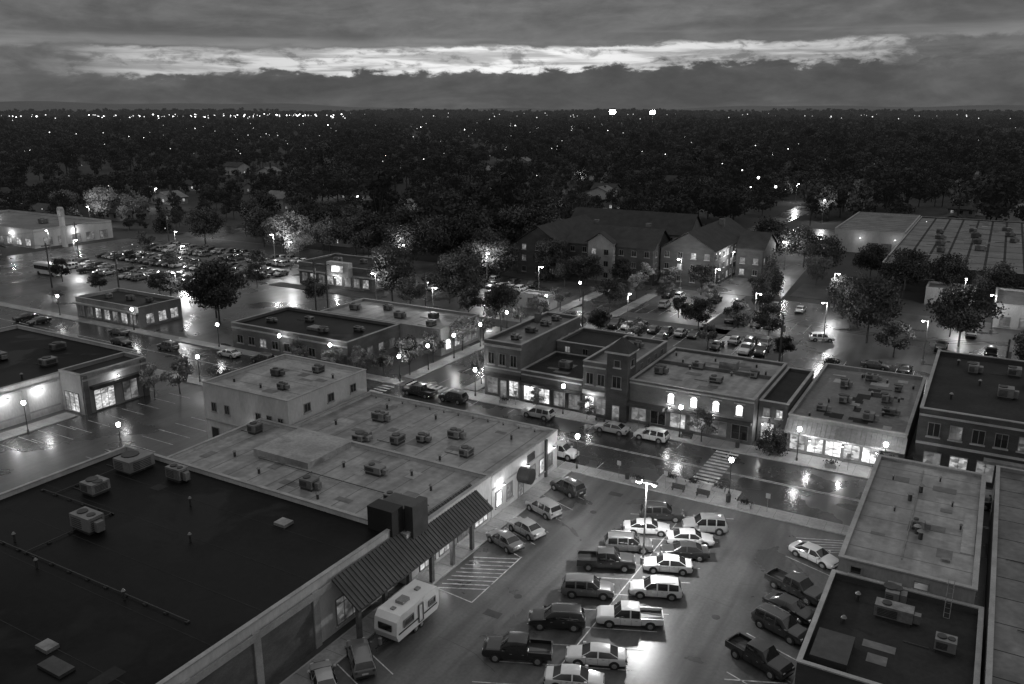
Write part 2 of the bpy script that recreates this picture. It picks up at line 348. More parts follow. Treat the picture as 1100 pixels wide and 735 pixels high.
    p.done()
    f=Bld("flat_roof_building",-8.2,2.7,73.2,99.6,5.0,TANWALL,GREYROOF,.3,capw=.1)
    for x,y in [(-2.6,82),(-3.9,89.3),(-3.1,92),(-2.2,81)]: vent(f.eq,x,y,f.rz,.8,.2)
    for x,y in [(-5,86),(0,90),(-6,94),(1,85),(-1.5,96)]: vent(f.eq,x,y,f.rz,.45,.09)
    hvac(f.eq,-2.6,83,f.rz,1.3,.9,.6); f.eq.box(-.2,.5,77.5,78,f.rz+.002,f.rz+.25,METAL); f.eq.tube((-3.3,76,f.rz+.1),(-3.3,98,f.rz+.1),.05,.05,METAL,6)
    f.eq.box(1.2,2.3,80,89,f.rz+.002,f.rz+.1,LIGHTROOF); f.patches(7,MIDROOF); f.seams(3.4,'x',m=MIDROOF,w=.08)
    f.w('S',-7.2,-6.2,3.7,4.5,GLASS,mull=0); f.w('S',-2,-.8,3.75,4.5,DIMW,mull=0)
    f.row('W',75,98,6,1.6,1,2.8,DIMW); f.done()
    f=Bld("rear_annex_building",-8.6,3.4,58,73.0,3.6,BRICKD,DARKROOF,.6)
    hvac(f.eq,-3,68.6,f.rz,2.6,1.6,1.2); hvac(f.eq,-3.4,71.3,f.rz,1.8,1.2,1.0); hvac(f.eq,1,66,f.rz,1.4,1.2,.8); vent(f.eq,-6,70,f.rz,.7); vent(f.eq,-6.5,66,f.rz,.5)
    for k in (0,.45): f.eq.tube((.6+k,71,f.rz),(.6+k,72.9,f.rz+2.6),.03,.03,METAL,6)
    for k in range(8): f.eq.tube((.6,71+k*.24,f.rz+k*.33),(1.05,71+k*.24,f.rz+k*.33),.02,.02,METAL,5)
    f.eq.box(-7.9,-5.2,59,63,f.rz+.002,f.rz+.9,METALD); f.patches(3,MIDROOF)
    f.done()
    f=Bld("grey_roof_building",3.8,26,50,104,4.6,TANWALL,MIDROOF,.3)
    hvac(f.eq,8,82,f.rz); hvac(f.eq,9,70,f.rz); f.seams(4,'x',m=DARKROOF,w=.08); f.patches(9,DARKROOF); f.done()
near_buildings()
def row_buildings():
    d=Bld("corner_brick_building",-66.8,-60.2,107,128,9.1,BRICK,MIDROOF,.5)
    d.row('S',-66.5,-60.5,3,1.15,5.4,7.3,lit=0); d.row('E',119.5,127.6,3,1.1,5.2,7.2,lit=.3)
    d.w('S',-66.2,-64.3,.6,3.2,DIMW,mull=1,sill=False); d.w('S',-63.9,-62.7,.14,3.0,DIMW,mull=0,sill=False); d.w('S',-62.3,-60.6,.6,3.2,SHOP,mull=1,sill=False)
    d.sl('S',-66.8,-60.2,3.5,4.1,.01,.25,METALD); d.sl('S',-66.9,-60.1,8.3,8.6,.01,.3,STONE); d.sl('S',-66.8,-60.2,4.7,4.9,.01,.12,STONE)
    d.row('W',108.5,127,7,1.2,5.2,7.2,lit=.2)
    for y in (111,116,121,125): hvac(d.eq,-63.5,y,d.rz,1.3,1,.6)
    d.eq.box(-66,-65.2,122,123,d.rz+.002,d.rz+1.6,BRICK); d.done()
    d=Bld("brick_storefront_building",-60.1,-49.7,106.9,118.5,5.2,BRICKD,DARKROOF,.4)
    for i,u in enumerate([-59.6,-57.0,-54.4,-51.9]): d.w('S',u,u+1.9,.5,2.9,[SHOPB,SHOPB,DIMW,DIMW][i],mull=1,sill=False)
    d.sl('S',-60,-49.8,3.1,3.5,.01,.8,METALD); d.sl('S',-60,-49.8,4.5,4.7,.01,.12,STONE)
    hvac(d.eq,-55,112,d.rz,1.6,1.2,.9); vent(d.eq,-52,115,d.rz); d.patches(3,MIDROOF); d.done()
    d=Bld("brick_rear_building",-60.0,-49.8,118.7,128.5,7.0,BRICK,DARKROOF,.4); d.row('E',119.5,128,3,1.1,4,5.6,lit=.5); d.row('S',-59.6,-50,3,1.,5.3,6.4,lit=.3); d.done()
    d=Bld("tower_brick_building",-49.6,-42.6,106.8,123,8.3,BRICK,MIDROOF,.5)
    d.row('S',-49.4,-45.8,2,1.2,4.9,6.7,lit=0)
    for i,u in enumerate([-49.2,-47.3]): d.w('S',u,u+1.5,.5,3.0,SHOPB if i==0 else DIMW,mull=1,sill=False)
    d.sl('S',-49.6,-46,3.4,4.0,.01,.2,STONE); d.sl('S',-49.6,-46,7.5,7.7,.01,.2,STONE)
    d.row('E',110.5,122,4,1.1,6.75,7.7,lit=0,sill=False)
    t=d.trim; t.box(-45.6,-42.4,106.2,109.4,0,10.3,BRICKD); t.box(-45.9,-42.1,105.9,109.7,10.303,10.6,STONE)
    t.add([(-45.9,105.9,10.603),(-42.1,105.9,10.603),(-42.1,109.7,10.603),(-45.9,109.7,10.603),(-44,107.8,12.5)],[(0,1,4),(1,2,4),(2,3,4),(3,0,4)],SHINGLE)
    TB=(-45.6,-42.4,106.2,109.4)
    window(d.win,'S',TB,-44.7,-43.3,5.2,7.0); window(d.win,'S',TB,-44.6,-43.4,.14,2.6,DIMW,mull=0,sill=False); window(d.win,'S',TB,-44.5,-43.5,8.3,9.4,mull=0); window(d.win,'E',TB,107.2,108.4,8.3,9.4,mull=0)
    hvac(d.eq,-47,115,d.rz); hvac(d.eq,-46,119,d.rz,1.2,1,.7); d.done()
    d=Bld("arched_window_building",-42.3,-24.6,107,126,6.6,BRICK,GREYROOF,.4)
    for i,u in enumerate([-36.6,-33.3,-30.2,-27.0]):
        d.w('S',u,u+1.0,4.0,5.1,ARCHL,mull=1); d.win.tube((u+.5,106.99,5.1),(u+.5,106.93,5.1),.46,.46,ARCHL,14); d.sl('S',u-.25,u+1.25,5.68,5.85,.01,.14,STONE)
    for i in range(6):
        u=-41.9+i*2.9; d.w('S',u,u+2.3,.6,2.8,[DIMW,GLASS,SHOP,DIMW,DIMW,GLASS][i],mull=1,sill=False)
    d.sl('S',-42.2,-36.8,3.0,3.45,.01,1.3,BRICKD); d.sl('S',-36.4,-24.7,3.0,3.4,.01,.6,METALD); d.sl('S',-42.3,-24.6,6.1,6.3,.01,.18,STONE)
    d.row('E',109,125,5,1.2,3.6,5.0,lit=.2)
    for k in range(4): hvac(d.eq,-40+k*4.2,113+k%2*5,d.rz,1.6,1.2,.8)
    for k in range(8): vent(d.eq,-41+k*2.1,123-(k%3)*3,d.rz,.5)
    d.eq.box(-42,-24.9,118.0,118.25,d.rz+.002,d.rz+.5,BRICK); d.eq.box(-33,-30.5,119,121,d.rz+.002,d.rz+1.3,METAL); d.patches(12,MIDROOF); d.done()
    d=Bld("brick_side_building",-24.4,-20.6,109,126,6.0,BRICKD,DARKROOF,.4); d.w('S',-23.9,-22.2,.4,3,SHOP,mull=1,sill=False); d.w('S',-21.9,-20.9,.14,2.5,DIMW,mull=0,sill=False)
    d.row('S',-24.2,-20.8,2,.9,3.9,5.1,lit=1); d.done()
    d=Bld("single_storey_market_building",-20.3,-6,108.2,134.5,5.0,TANWALL,MIDROOF,.4)
    for i in range(6): u=-19.9+i*2.25; d.w('S',u,u+2.05,.3,2.9,[SHOP,SHOPB,SHOPB,SHOP,SHOPB,DIMW][i],mull=1,trans=.8,sill=False)
    t=d.trim; t.add([(-20.4,108.19,4.5),(-5.9,108.19,4.5),(-5.9,106.6,3.2),(-20.4,106.6,3.2),(-20.4,108.19,4.3),(-5.9,108.19,4.3),(-5.9,106.6,3.0),(-20.4,106.6,3.0)],[(0,3,2,1),(4,5,6,7),(0,1,5,4),(1,2,6,5),(2,3,7,6),(3,0,4,7)],LIGHTROOF)
    for i in range(24): x=-20.2+i*.6; t.add([(x,108.15,4.49),(x+.06,108.15,4.49),(x+.06,106.58,3.2),(x,106.58,3.2),(x,108.15,4.57),(x+.06,108.15,4.57),(x+.06,106.58,3.28),(x,106.58,3.28)],[(0,3,2,1),(4,5,6,7),(0,1,5,4),(1,2,6,5),(2,3,7,6),(3,0,4,7)],METAL)
    for k,(x,y) in enumerate([(-11,112),(-9,116),(-15,118),(-10,121),(-16,125),(-9,127),(-13,130),(-17,113)]): hvac(d.eq,x,y,d.rz,1.6,1.1,.8)
    for k in range(10): vent(d.eq,-18+k*1.2,110+((k*7)%22),d.rz,.5)
    d.patches(12,DARKROOF); d.patches(8,LIGHTROOF); d.done()
    d=Bld("two_storey_office_building",-5.0,28,108.6,137.5,8.6,BRICKD,DARKROOF,.6)
    d.row('S',-4.4,10,6,1.4,5.2,7.0,lit=.25); d.row('S',-4.4,10,5,2,.6,3.2,DIMW,sill=False,lit=.5); d.sl('S',-5,28,4.1,4.4,.01,.15,STONE); d.sl('S',-5,28,7.7,7.95,.01,.15,STONE)
    d.sl('S',2.5,9,3.3,3.7,.01,1.1,LIGHTROOF)
    for x,y in [(4,120),(7,126),(0,130),(5,131),(10,118)]: hvac(d.eq,x,y,d.rz,2,1.5,1)
    for x,y in [(-2,116),(1,124),(-2,133)]: vent(d.eq,x,y,d.rz)
    d.done()
    d=Bld("long_brick_building",-122.6,-94.2,106.3,121,4.9,BRICK,BLACKROOF,.5)
    d.row('S',-122,-95,9,1.6,1.2,2.8,lit=.3,mull=1); d.row('E',107.5,120,4,1.6,1.2,2.8,DIMW,lit=.5); d.sl('S',-122.6,-94.2,3.9,4.2,.01,.12,STONE)
    for x,y in [(-118,112),(-112,116),(-104,111),(-99,115)]: hvac(d.eq,x,y,d.rz,1.5,1.2,.6)
    d.eq.box(-108,-105,111,113,d.rz+.002,d.rz+.5,METAL); d.done()
    d=Bld("light_roof_building",-114,-85,121.2,134.5,5.0,TANWALL,GREYROOF,.4); d.row('E',122,134,4,1.8,.8,2.8,SHOPB,lit=.6); d.row('S',-94,-85.4,3,1.8,.8,2.8,SHOP,lit=.5)
    for x,y in [(-110,127),(-104,130),(-98,126),(-92,129),(-89,124)]: hvac(d.eq,x,y,d.rz,1.8,1.4,.9)
    d.seams(3.5,'y',m=MIDROOF,w=.1); d.patches(8,MIDROOF); d.done()
    d=Bld("drugstore_building",-155,-131,158,172,5.6,BRICK,DARKROOF,.4); d.row('S',-154.5,-131.5,8,2.0,.8,3,SHOP,lit=.7); d.row('E',159,171,4,2,.8,3,SHOP,lit=.5)
    d.trim.box(-144,-137,156.4,157.98,3.4,6.9,WHITEWALL); window(d.win,'S',(-144,-137,156.4,158),-142.5,-138.5,4.4,6.2,SHOPB,mull=0,sill=False)
    d.sl('S',-155,-131,3.4,3.7,.01,.6,STONE); hvac(d.eq,-140,166,d.rz); hvac(d.eq,-147,164,d.rz); d.done()
    d=Bld("small_restaurant_building",-171,-150,106.5,117,4.4,TANWALL,DARKROOF,.6); d.row('S',-170.5,-150.5,7,2,.6,2.8,SHOP,lit=.5); d.row('E',107.5,116.5,3,2,.6,2.8,SHOP,lit=.4)
    d.sl('S',-171,-150,3.1,3.4,.01,.8,STONE); hvac(d.eq,-160,112,d.rz); hvac(d.eq,-166,111,d.rz,1.4,1.2,.8); hvac(d.eq,-155,113,d.rz,1.4,1.2,.8); d.done()
    d=Bld("white_store_building",-330,-268,156,184,6.0,WHITEWALL,MIDROOF,.5); d.row('E',158,183,5,3,.6,3.2,DIMW); d.row('S',-300,-269,6,3,.6,3,SHOP,lit=.7); hvac(d.eq,-285,170,d.rz,3,2,1.4); d.done()
    d=Bld("garage_building",-320,-281,128,148,5.5,WHITEWALL,LIGHTROOF,.5); d.row('E',129,147,3,4,.3,3.6,SHOP); d.done()
    d=Bld("warehouse_building",-44,-23.6,281,330,7.2,WHITEWALL,MIDROOF,.3); d.seams(5,'x',m=DARKROOF,w=.3); d.w('S',-34,-31,.1,3.4,METAL,mull=0,sill=False); d.w('S',-30,-27,.1,3.4,METAL,mull=0,sill=False); d.done()
    d=Bld("warehouse_building",-23.4,70,226,332,6.6,BRICKD,MIDROOF,.3)
    d.seams(4.5,'y',m=DARKROOF,w=.6); d.seams(12,'x',m=DARKROOF,w=.5); d.patches(30,DARKROOF); d.patches(16,LIGHTROOF)
    for k in range(26): hvac(d.eq,-20+(k*17)%60,232+(k*29)%95,d.rz,2.2,1.8,1.1)
    d.row('S',-22,30,8,2,3.5,4.8,lit=.2); d.done()
    d=Bld("small_shed_building",-12,-2,212,220,4,TANWALL,MIDROOF,.3); d.w('S',-9,-6,.1,3,METAL,mull=0,sill=False); d.done()
    d=Bld("white_store_building",2,30,196,214,5,WHITEWALL,MIDROOF,.3); d.row('S',2.5,20,5,2,.5,2.5,DIMW,lit=.3); d.done()
    d=Bld("white_garage_building",-92,-84.5,163,167,3.2,WHITEWALL,LIGHTROOF,.2) ; d.w('S',-90,-87,.1,2.4,METAL,mull=0,sill=False); d.done()
row_buildings()
def gable(mb,wn,x0,x1,y0,y1,h,rh,axis,wall,roof,floors=0,lit=.3,ov=.5):
    mb.box(x0,x1,y0,y1,0,h,wall)
    if axis=='x':
        c=(y0+y1)/2; A=[(x0-ov,y0-ov,h-.15),(x1+ov,y0-ov,h-.15),(x1+ov,c,h+rh),(x0-ov,c,h+rh)]; Bq=[(x0-ov,y1+ov,h-.15),(x0-ov,c,h+rh),(x1+ov,c,h+rh),(x1+ov,y1+ov,h-.15)]
        mb.quad([(x0,y0,h),(x0,y1,h),(x0,c,h+rh-.2)],wall); mb.quad([(x1,y1,h),(x1,y0,h),(x1,c,h+rh-.2)],wall)
    else:
        c=(x0+x1)/2; A=[(x0-ov,y0-ov,h-.15),(c,y0-ov,h+rh),(c,y1+ov,h+rh),(x0-ov,y1+ov,h-.15)]; Bq=[(x1+ov,y0-ov,h-.15),(x1+ov,y1+ov,h-.15),(c,y1+ov,h+rh),(c,y0-ov,h+rh)]
        mb.quad([(x1,y0,h),(x0,y0,h),(c,y0,h+rh-.2)],wall); mb.quad([(x0,y1,h),(x1,y1,h),(c,y1,h+rh-.2)],wall)
    for Q in(A,Bq): mb.add(Q+[(p[0],p[1],p[2]+.2) for p in Q],[(0,1,2,3),(4,5,6,7),(0,1,5,4),(1,2,6,5),(2,3,7,6),(3,0,4,7)],roof)
    B=(x0,x1,y0,y1)
    for fl in range(floors):
        z=1.0+fl*3.
        for side,(a,b) in {'S':(x0,x1),'E':(y0,y1),'W':(y0,y1),'N':(x0,x1)}.items():
            n=max(1,int((b-a)/3.4))
            for i in range(n):
                c2=a+(b-a)*(i+.5)/n
                g=random.random(); window(wn,side,B,c2-.65,c2+.65,z,z+1.5,SHOP if g<lit*.5 else (DIMW if g<lit else GLASS),FRAME)
HOUSES=[]
def apartments():
    e=empty("apartment_building",(-85,215,0)); m=MB(); w=MB()
    gable(m,w,-99,-74.5,201,214,9.2,4.2,'x',BRICKD,SHINGLE,3)
    gable(m,w,-74,-60,205,240,9.2,4.4,'y',BRICKD,SHINGLE,3)
    gable(m,w,-112,-99.5,197,226,9.2,4.2,'y',BRICKD,SHINGLE,3)
    gable(m,w,-112,-74.5,228,241,9.2,5.2,'x',TANWALL,SHINGLE,3)
    gable(m,w,-92,-85,199.2,200.9,10.2,2.5,'y',TANWALL,SHINGLE,3)
    gable(m,w,-59.0,-52,222,236,8,3.5,'x',BRICKD,SHINGLE,2)
    for x,y in [(-95,209),(-80,209),(-104,235),(-66,228)]: m.box(x,x+1.4,y,y+1.2,10,14.6,BRICK)
    m.obj("walls_and_roof",e); w.obj("windows",e)
    for k in range(75):
        r=random.uniform(260,640); a=math.radians(random.uniform(-4,64)); x=-r*math.sin(a); y=r*math.cos(a)
        if -125<x<-40 and y<345 or x>-50 and y<345 or (-268<x<-226): continue
        HOUSES.append((x,y))
        e=empty("house",(x,y,0)); m=MB(); w=MB(); sx=random.uniform(5,8); sy=random.uniform(4,5.5)
        ax=random.choice('xy'); wall=random.choice([TANWALL,TANWALL,BRICKD,WHITEWALL])
        gable(m,w,x-sx,x+sx,y-sy,y+sy,random.choice([3,5.6]),2.6,ax,wall,random.choice([SHINGLE,SHINGLE,MIDROOF]),1,.35)
        m.box(x+1,x+1.8,y-.4,y+.4,4,8.6,BRICKD); m.obj("walls_and_roof",e); w.obj("windows",e)
apartments()
# ---------------------------------------------------------------- vehicles
TIRE=mat("tyre_rubber",.02,.8); RIM=mat("wheel_rim",.3,.35,metal=.6); CARGLASS=mat("car_glass",.012,.06,spec=.9); LENS=mat("headlamp_lens",.5,.15,spec=.8); TAIL=mat("tail_lamp_lens",.09,.2)
PAINTS={k:mat("car_paint_"+k,v,.3,.08,.8,coat=.8) for k,v in dict(white=.62,silver=.32,grey=.12,dark=.035,black=.012).items()}
import bmesh
def car_mesh(kind,pk):
    P=PAINTS[pk]; mb=MB()
    if kind=='sedan':
        St=[(-2.40,.45,.80,.84,.72,.6),(-2.27,.30,.92,.97,.86,.74),(-1.72,.27,.95,1.03,.91,.76),(-1.05,.27,.95,1.39,.92,.62),(-.2,.27,.94,1.46,.92,.64),(-.08,.27,.94,1.46,.92,.64),(.45,.27,.93,1.43,.92,.63),(1.15,.27,.92,1.0,.91,.78),(2.0,.27,.80,.88,.88,.72),(2.3,.30,.66,.75,.80,.62),(2.42,.42,.58,.62,.68,.5)]
        tg={2,6}; sg={2,3,5,6}; wx=1.42; wy=.92; L=2.42
    elif kind=='suv':
        St=[(-2.38,.5,.95,1.0,.78,.7),(-2.3,.32,1.05,1.12,.9,.80),(-2.02,.3,1.07,1.64,.93,.70),(-1.15,.3,1.06,1.72,.94,.73),(-1.03,.3,1.06,1.72,.94,.73),(-.15,.3,1.05,1.73,.94,.73),(-.03,.3,1.05,1.73,.94,.73),(.45,.3,1.04,1.69,.94,.71),(1.1,.3,1.02,1.13,.93,.8),(2.0,.32,.95,1.04,.9,.74),(2.3,.35,.75,.86,.84,.66),(2.4,.45,.62,.66,.7,.55)]
        tg={1,7}; sg={2,4,6,7}; wx=1.42; wy=.94; L=2.4
    else:
        St=[(-2.88,.5,.78,.80,.93,.92),(-.93,.4,.79,.81,.97,.95),(-.92,.36,1.12,1.3,.97,.82),(-.84,.36,1.12,1.78,.97,.75),(-.1,.36,1.12,1.84,.97,.76),(.02,.36,1.12,1.84,.97,.76),(.75,.36,1.11,1.8,.97,.75),(1.35,.36,1.1,1.2,.96,.84),(2.5,.36,1.05,1.14,.94,.82),(2.78,.4,.85,.98,.9,.8),(2.88,.5,.7,.75,.85,.8)]
        tg={2,6}; sg={3,5,6}; wx=1.75; wy=.98; L=2.88
    vs=[]
    for (x,z0,zb,zr,wb,wr) in St: vs+=[(x,-wb*.93,z0),(x,-wb,(z0+zb)*.5),(x,-wb*.97,zb),(x,-wr,zr),(x,0,zr+.03),(x,wr,zr),(x,wb*.97,zb),(x,wb,(z0+zb)*.5),(x,wb*.93,z0)]
    n=9
    for i in range(len(St)-1):
        for j in range(n-1):
            m=P
            if j in(2,5) and i in sg: m=CARGLASS
            if j in(3,4) and i in tg: m=CARGLASS
            a=i*n+j; mb.add([vs[a],vs[a+n],vs[a+n+1],vs[a+1]],[(0,1,2,3)],m)
        a=i*n; mb.add([vs[a],vs[a+8],vs[a+n+8],vs[a+n]],[(0,1,2,3)],BLACK)
    mb.add(vs[:n],[tuple(range(n))],P); mb.add(vs[-n:],[tuple(range(n-1,-1,-1))],P)
    me=mb.mesh("body")
    bm=bmesh.new(); bm.from_mesh(me); bmesh.ops.remove_doubles(bm,verts=bm.verts,dist=.0005); bmesh.ops.recalc_face_normals(bm,faces=bm.faces)
    es=[e for e in bm.edges if len(e.link_faces)==2 and e.calc_face_angle(0)>.35]
    try: bmesh.ops.bevel(bm,geom=es,offset=.035,segments=2,affect='EDGES',profile=.5,clamp_overlap=True)
    except Exception: pass
    for f in bm.faces: f.smooth=True
    bm.to_mesh(me); bm.free()
    try: me.set_sharp_from_angle(angle=.6)
    except Exception: pass
    d=MB()
    for sx in(-1,1):
        for sy in(-1,1):
            x=wx*sx; r=.34 if kind=='sedan' else .38
            d.tube((x,sy*(wy-.2),r+.02),(x,sy*(wy+.004),r+.02),r+.07,r+.07,BLACK,18)
            d.tube((x,sy*(wy-.22),r),(x,sy*(wy+.03),r),r,r,TIRE,18); d.tube((x,sy*(wy+.031),r),(x,sy*(wy+.045),r),r*.62,r*.58,RIM,12)
    zf=.68 if kind=='sedan' else (.78 if kind=='suv' else .86)
    fx=L-.06
    for sy in(-1,1):
        d.box(fx-.16,fx+.02,sy*.5,sy*.76,zf-.08,zf+.08,LENS); d.box(-L+.02,-L+.16,sy*.6,sy*.84,zf+.06,zf+.28,TAIL)
        k=.3 if kind!='sedan' else .2; k2=.1 if kind!='sedan' else 0
        d.box(.62+k,.86+k,sy*(wy+.02),sy*(wy+.2),.98+k2,1.12+k2,P)
        for hx in(-.55,.45): d.box(hx-.09,hx+.09,sy*(wy-.005),sy*(wy+.02),.86,.9,RIM)
        for hx in(-1.0,-.12,.82): d.box(hx-.008,hx+.008,sy*(wy-.03),sy*(wy+.004),.38,.94,BLACK)
    d.box(fx-.1,fx+.03,-.44,.44,zf-.12,zf+.06,BLACK); d.box(fx-.05,fx+.05,-.7,.7,.36,.5,BLACK); d.box(-L-.02,-L+.1,-.72,.72,.38,.55,BLACK); d.box(-L-.01,-L+.03,-.26,.26,.66,.8,LENS)
    if kind=='suv':
        for sy in(-1,1): d.tube((-1.7,sy*.66,1.78),(.3,sy*.66,1.78),.025,.025,RIM,6)
    if kind=='pickup':
        for sy in(-1,1): d.box(-2.86,-.95,sy*.86,sy*.955,.79,1.13,P)
        d.box(-2.87,-2.78,-.855,.855,.79,1.13,P); d.box(-2.77,-.97,-.85,.85,.815,.83,BLACK)
    bm2=bmesh.new(); bm2.from_mesh(me)
    mats=list(me.materials)
    for m in d.mats:
        if m not in mats: mats.append(m); me.materials.append(m)
    nv=[bm2.verts.new(v) for v in d.v]
    for f,mi in zip(d.f,d.m):
        try: ff=bm2.faces.new([nv[k] for k in f]); ff.material_index=mats.index(d.mats[mi])
        except Exception: pass
    bm2.to_mesh(me); bm2.free(); me.name=kind+"_"+pk
    return me
CM={}
NAMES=dict(sedan="parked_sedan",suv="parked_suv",pickup="pickup_truck")
def car(kind,pk,x,y,rot,name=None):
    k=(kind,pk)
    if k not in CM: CM[k]=car_mesh(kind,pk)
    o=bpy.data.objects.new(name or NAMES[kind],CM[k]); o.location=(x,y,.012); o.rotation_euler=(0,0,math.radians(rot))
    o.scale=(random.uniform(.95,1.05),random.uniform(.98,1.02),random.uniform(.94,1.06)); COL.objects.link(o); return o
def cars():
    J=lambda r:r+random.uniform(-2,2)
    for x,y,k,p,r in [(-24,51.4,'sedan','white',0),(-23.7,54.9,'sedan','white',180),(-23.4,61.3,'pickup','white',180),(-23.0,66.7,'suv','white',180),(-23.5,71.4,'sedan','white',180),(-22.9,74.7,'sedan','dark',180),(-23.3,77.6,'sedan','white',0),(-22.8,81,'suv','silver',180),
                      (-27.8,81.4,'suv','dark',0),(-28.1,77.6,'sedan','white',0),(-28.4,73.2,'suv','grey',0),(-29.0,68.9,'pickup','dark',0),(-28.5,63.6,'suv','grey',0),(-28.8,57.8,'suv','black',180),(-29.6,52.2,'pickup','black',180),(-23.4,47.9,'sedan','silver',180)]:
        car(k,p,x,y,J(r)+24)
    for x,y,k,p,r in [(-39.8,76.0,'suv','silver',180),(-39.8,82.1,'suv','dark',180),(-39.9,67.6,'sedan','grey',180),(-39.2,70.9,'sedan','silver',180),(-40.3,45,'suv','grey',160),(-41,41.4,'sedan','silver',160),
                    (-11.4,80.7,'sedan','white',0),(-11.7,73.6,'pickup','dark',0),(-11.4,69.9,'sedan','black',0),(-11.5,66.6,'suv','dark',0),(-12,61.3,'pickup','black',0)]:
        car(k,p,x,y,J(r)-20)
    for x,y,k,p,r in [(-45.2,91.2,'suv','white',0),(-54.7,102.4,'suv','silver',180),(-42.9,102.4,'sedan','silver',180),(-37.1,102.5,'suv','white',180),(-75.6,101.6,'pickup','dark',180),(-69.3,101.8,'suv','dark',180),(-118.5,101.6,'sedan','white',180),(-110.1,101.8,'suv','dark',180),(-26.5,167,'suv','white',20),(4.7,102.4,'suv','dark',180),(-1,102,'sedan','black',180),(-132,99,'suv','grey',180),(-143,97,'sedan','dark',0),(-150,101.5,'sedan','grey',180)]:
        car(k,p,x,y,r)
    ks=['sedan','suv','suv','sedan','pickup']; ps=['white','silver','grey','dark','black','dark','grey']
    def row(x0,x1,y,fill,rot):
        x=x0
        while x<x1:
            if random.random()<fill: car(random.choice(ks),random.choice(ps),x+random.uniform(-.15,.15),y+random.uniform(-.3,.3),rot+(180 if random.random()<.3 else 0)+random.uniform(-2,2))
            x+=2.8
    row(-68.6,-32,157,.9,90); row(-68,-32,151.6,.45,-90); row(-60,-34,173,.55,90); row(-66,-34,179,.35,90); row(-66,-34,190,.3,90)
    for y,f in ((140,.55),(146,.7),(157.3,.85),(163,.85),(174,.75),(180,.7)): row(-236+random.random()*3,-166,y,f,90)
    row(-128,-98,178,.7,90); row(-128,-98,184,.5,90); row(-124,-88,142,.5,90); row(-128,-98,168.5,.5,90)
    row(-18.6,6,152.6,.6,90); row(-6,12,172,.6,90); row(-4,12,186,.6,90); row(-6,12,146,.4,90); row(-178,-172,99,.6,90)
    for y in range(150,212,3):
        if random.random()<.35: car(random.choice(ks),random.choice(ps),-15,y,0)
cars()
def trailer():
    e=empty("travel_trailer",(-40.1,51.2,0)); b=MB(); x0,x1,y0,y1=-41.3,-38.9,48,54.2
    prof=[(y0+.25,.55),(y0,1.2),(y0+.15,2.4),(y0+.6,2.85),(y1-.3,2.85),(y1,2.4),(y1,.9),(y1-.3,.55)]
    W=PAINTS['white']; n=len(prof)
    b.add([(x0,p[0],p[1]) for p in prof]+[(x1,p[0],p[1]) for p in prof],[tuple(range(n)),tuple(range(2*n-1,n-1,-1))]+[(i,n+i,n+(i+1)%n,(i+1)%n) for i in range(n)],W); b.obj("body",e)
    d=MB(); B=(x0,x1,y0,y1)
    window(d,'E',B,49,50.4,1.5,2.2,mull=0,sill=False); window(d,'E',B,52.6,53.6,1.5,2.1,mull=0,sill=False); window(d,'E',B,51.1,51.8,.75,2.5,W,mull=0,sill=False)
    d.box(x1+.004,x1+.02,y0+.3,y1-.3,1.15,1.3,BLACK); d.box(x0+.5,x1-.5,y0-.06,y0+.02,1.5,2.1,GLASS)
    d.box(-40.5,-39.7,50,51,2.852,3.12,METAL); d.box(-40.3,-39.9,52.4,52.9,2.852,3.0,METAL); d.box(-40.3,-39.9,49,49.4,2.852,2.95,METAL)
    d.box(x0+.1,x1-.1,y0+.4,y1-.4,.4,.55,BLACK)
    for sx in (x0+.05,x1-.22):
        for y in (50.8,51.6): d.tube((sx,y,.35),(sx+.2,y,.35),.34,.34,TIRE,14); d.tube((sx+.2,y,.35),(sx+.215,y,.35),.18,.18,RIM,10)
    d.tube((-40.1,y0+.2,.5),(-40.1,y0-1.3,.45),.06,.06,BLACK,6); d.tube((-40.7,y0+.3,.5),(-40.1,y0-1.1,.46),.05,.05,BLACK,6); d.tube((-39.5,y0+.3,.5),(-40.1,y0-1.1,.46),.05,.05,BLACK,6); d.tube((-40.1,y0-.7,.5),(-40.1,y0-.7,1.1),.16,.16,METAL,10); d.tube((-40.1,y0-1.1,0.01),(-40.1,y0-1.1,.5),.04,.04,METAL,6)
    d.obj("fittings",e)
trailer()
def bus():
    e=empty("parked_bus",(-222,132,0)); b=MB(); B=(-227,-217,130.7,133.3)
    b.box(-227,-217,130.7,133.3,.45,3.1,PAINTS['white']); b.box(-226.8,-217.2,130.9,133.1,3.102,3.25,PAINTS['white'])
    for i in range(7): window(b,'S',B,-226.6+i*1.3,-225.5+i*1.3,1.6,2.6,CARGLASS,BLACK,mull=0,sill=False)
    window(b,'E',B,131,133,1.4,2.8,CARGLASS,BLACK,mull=0,sill=False)
    for x in(-225,-219):
        for y in (130.65,133.0): b.tube((x,y,.5),(x,y+.35,.5),.5,.5,TIRE,14)
    b.obj("body",e)
bus()
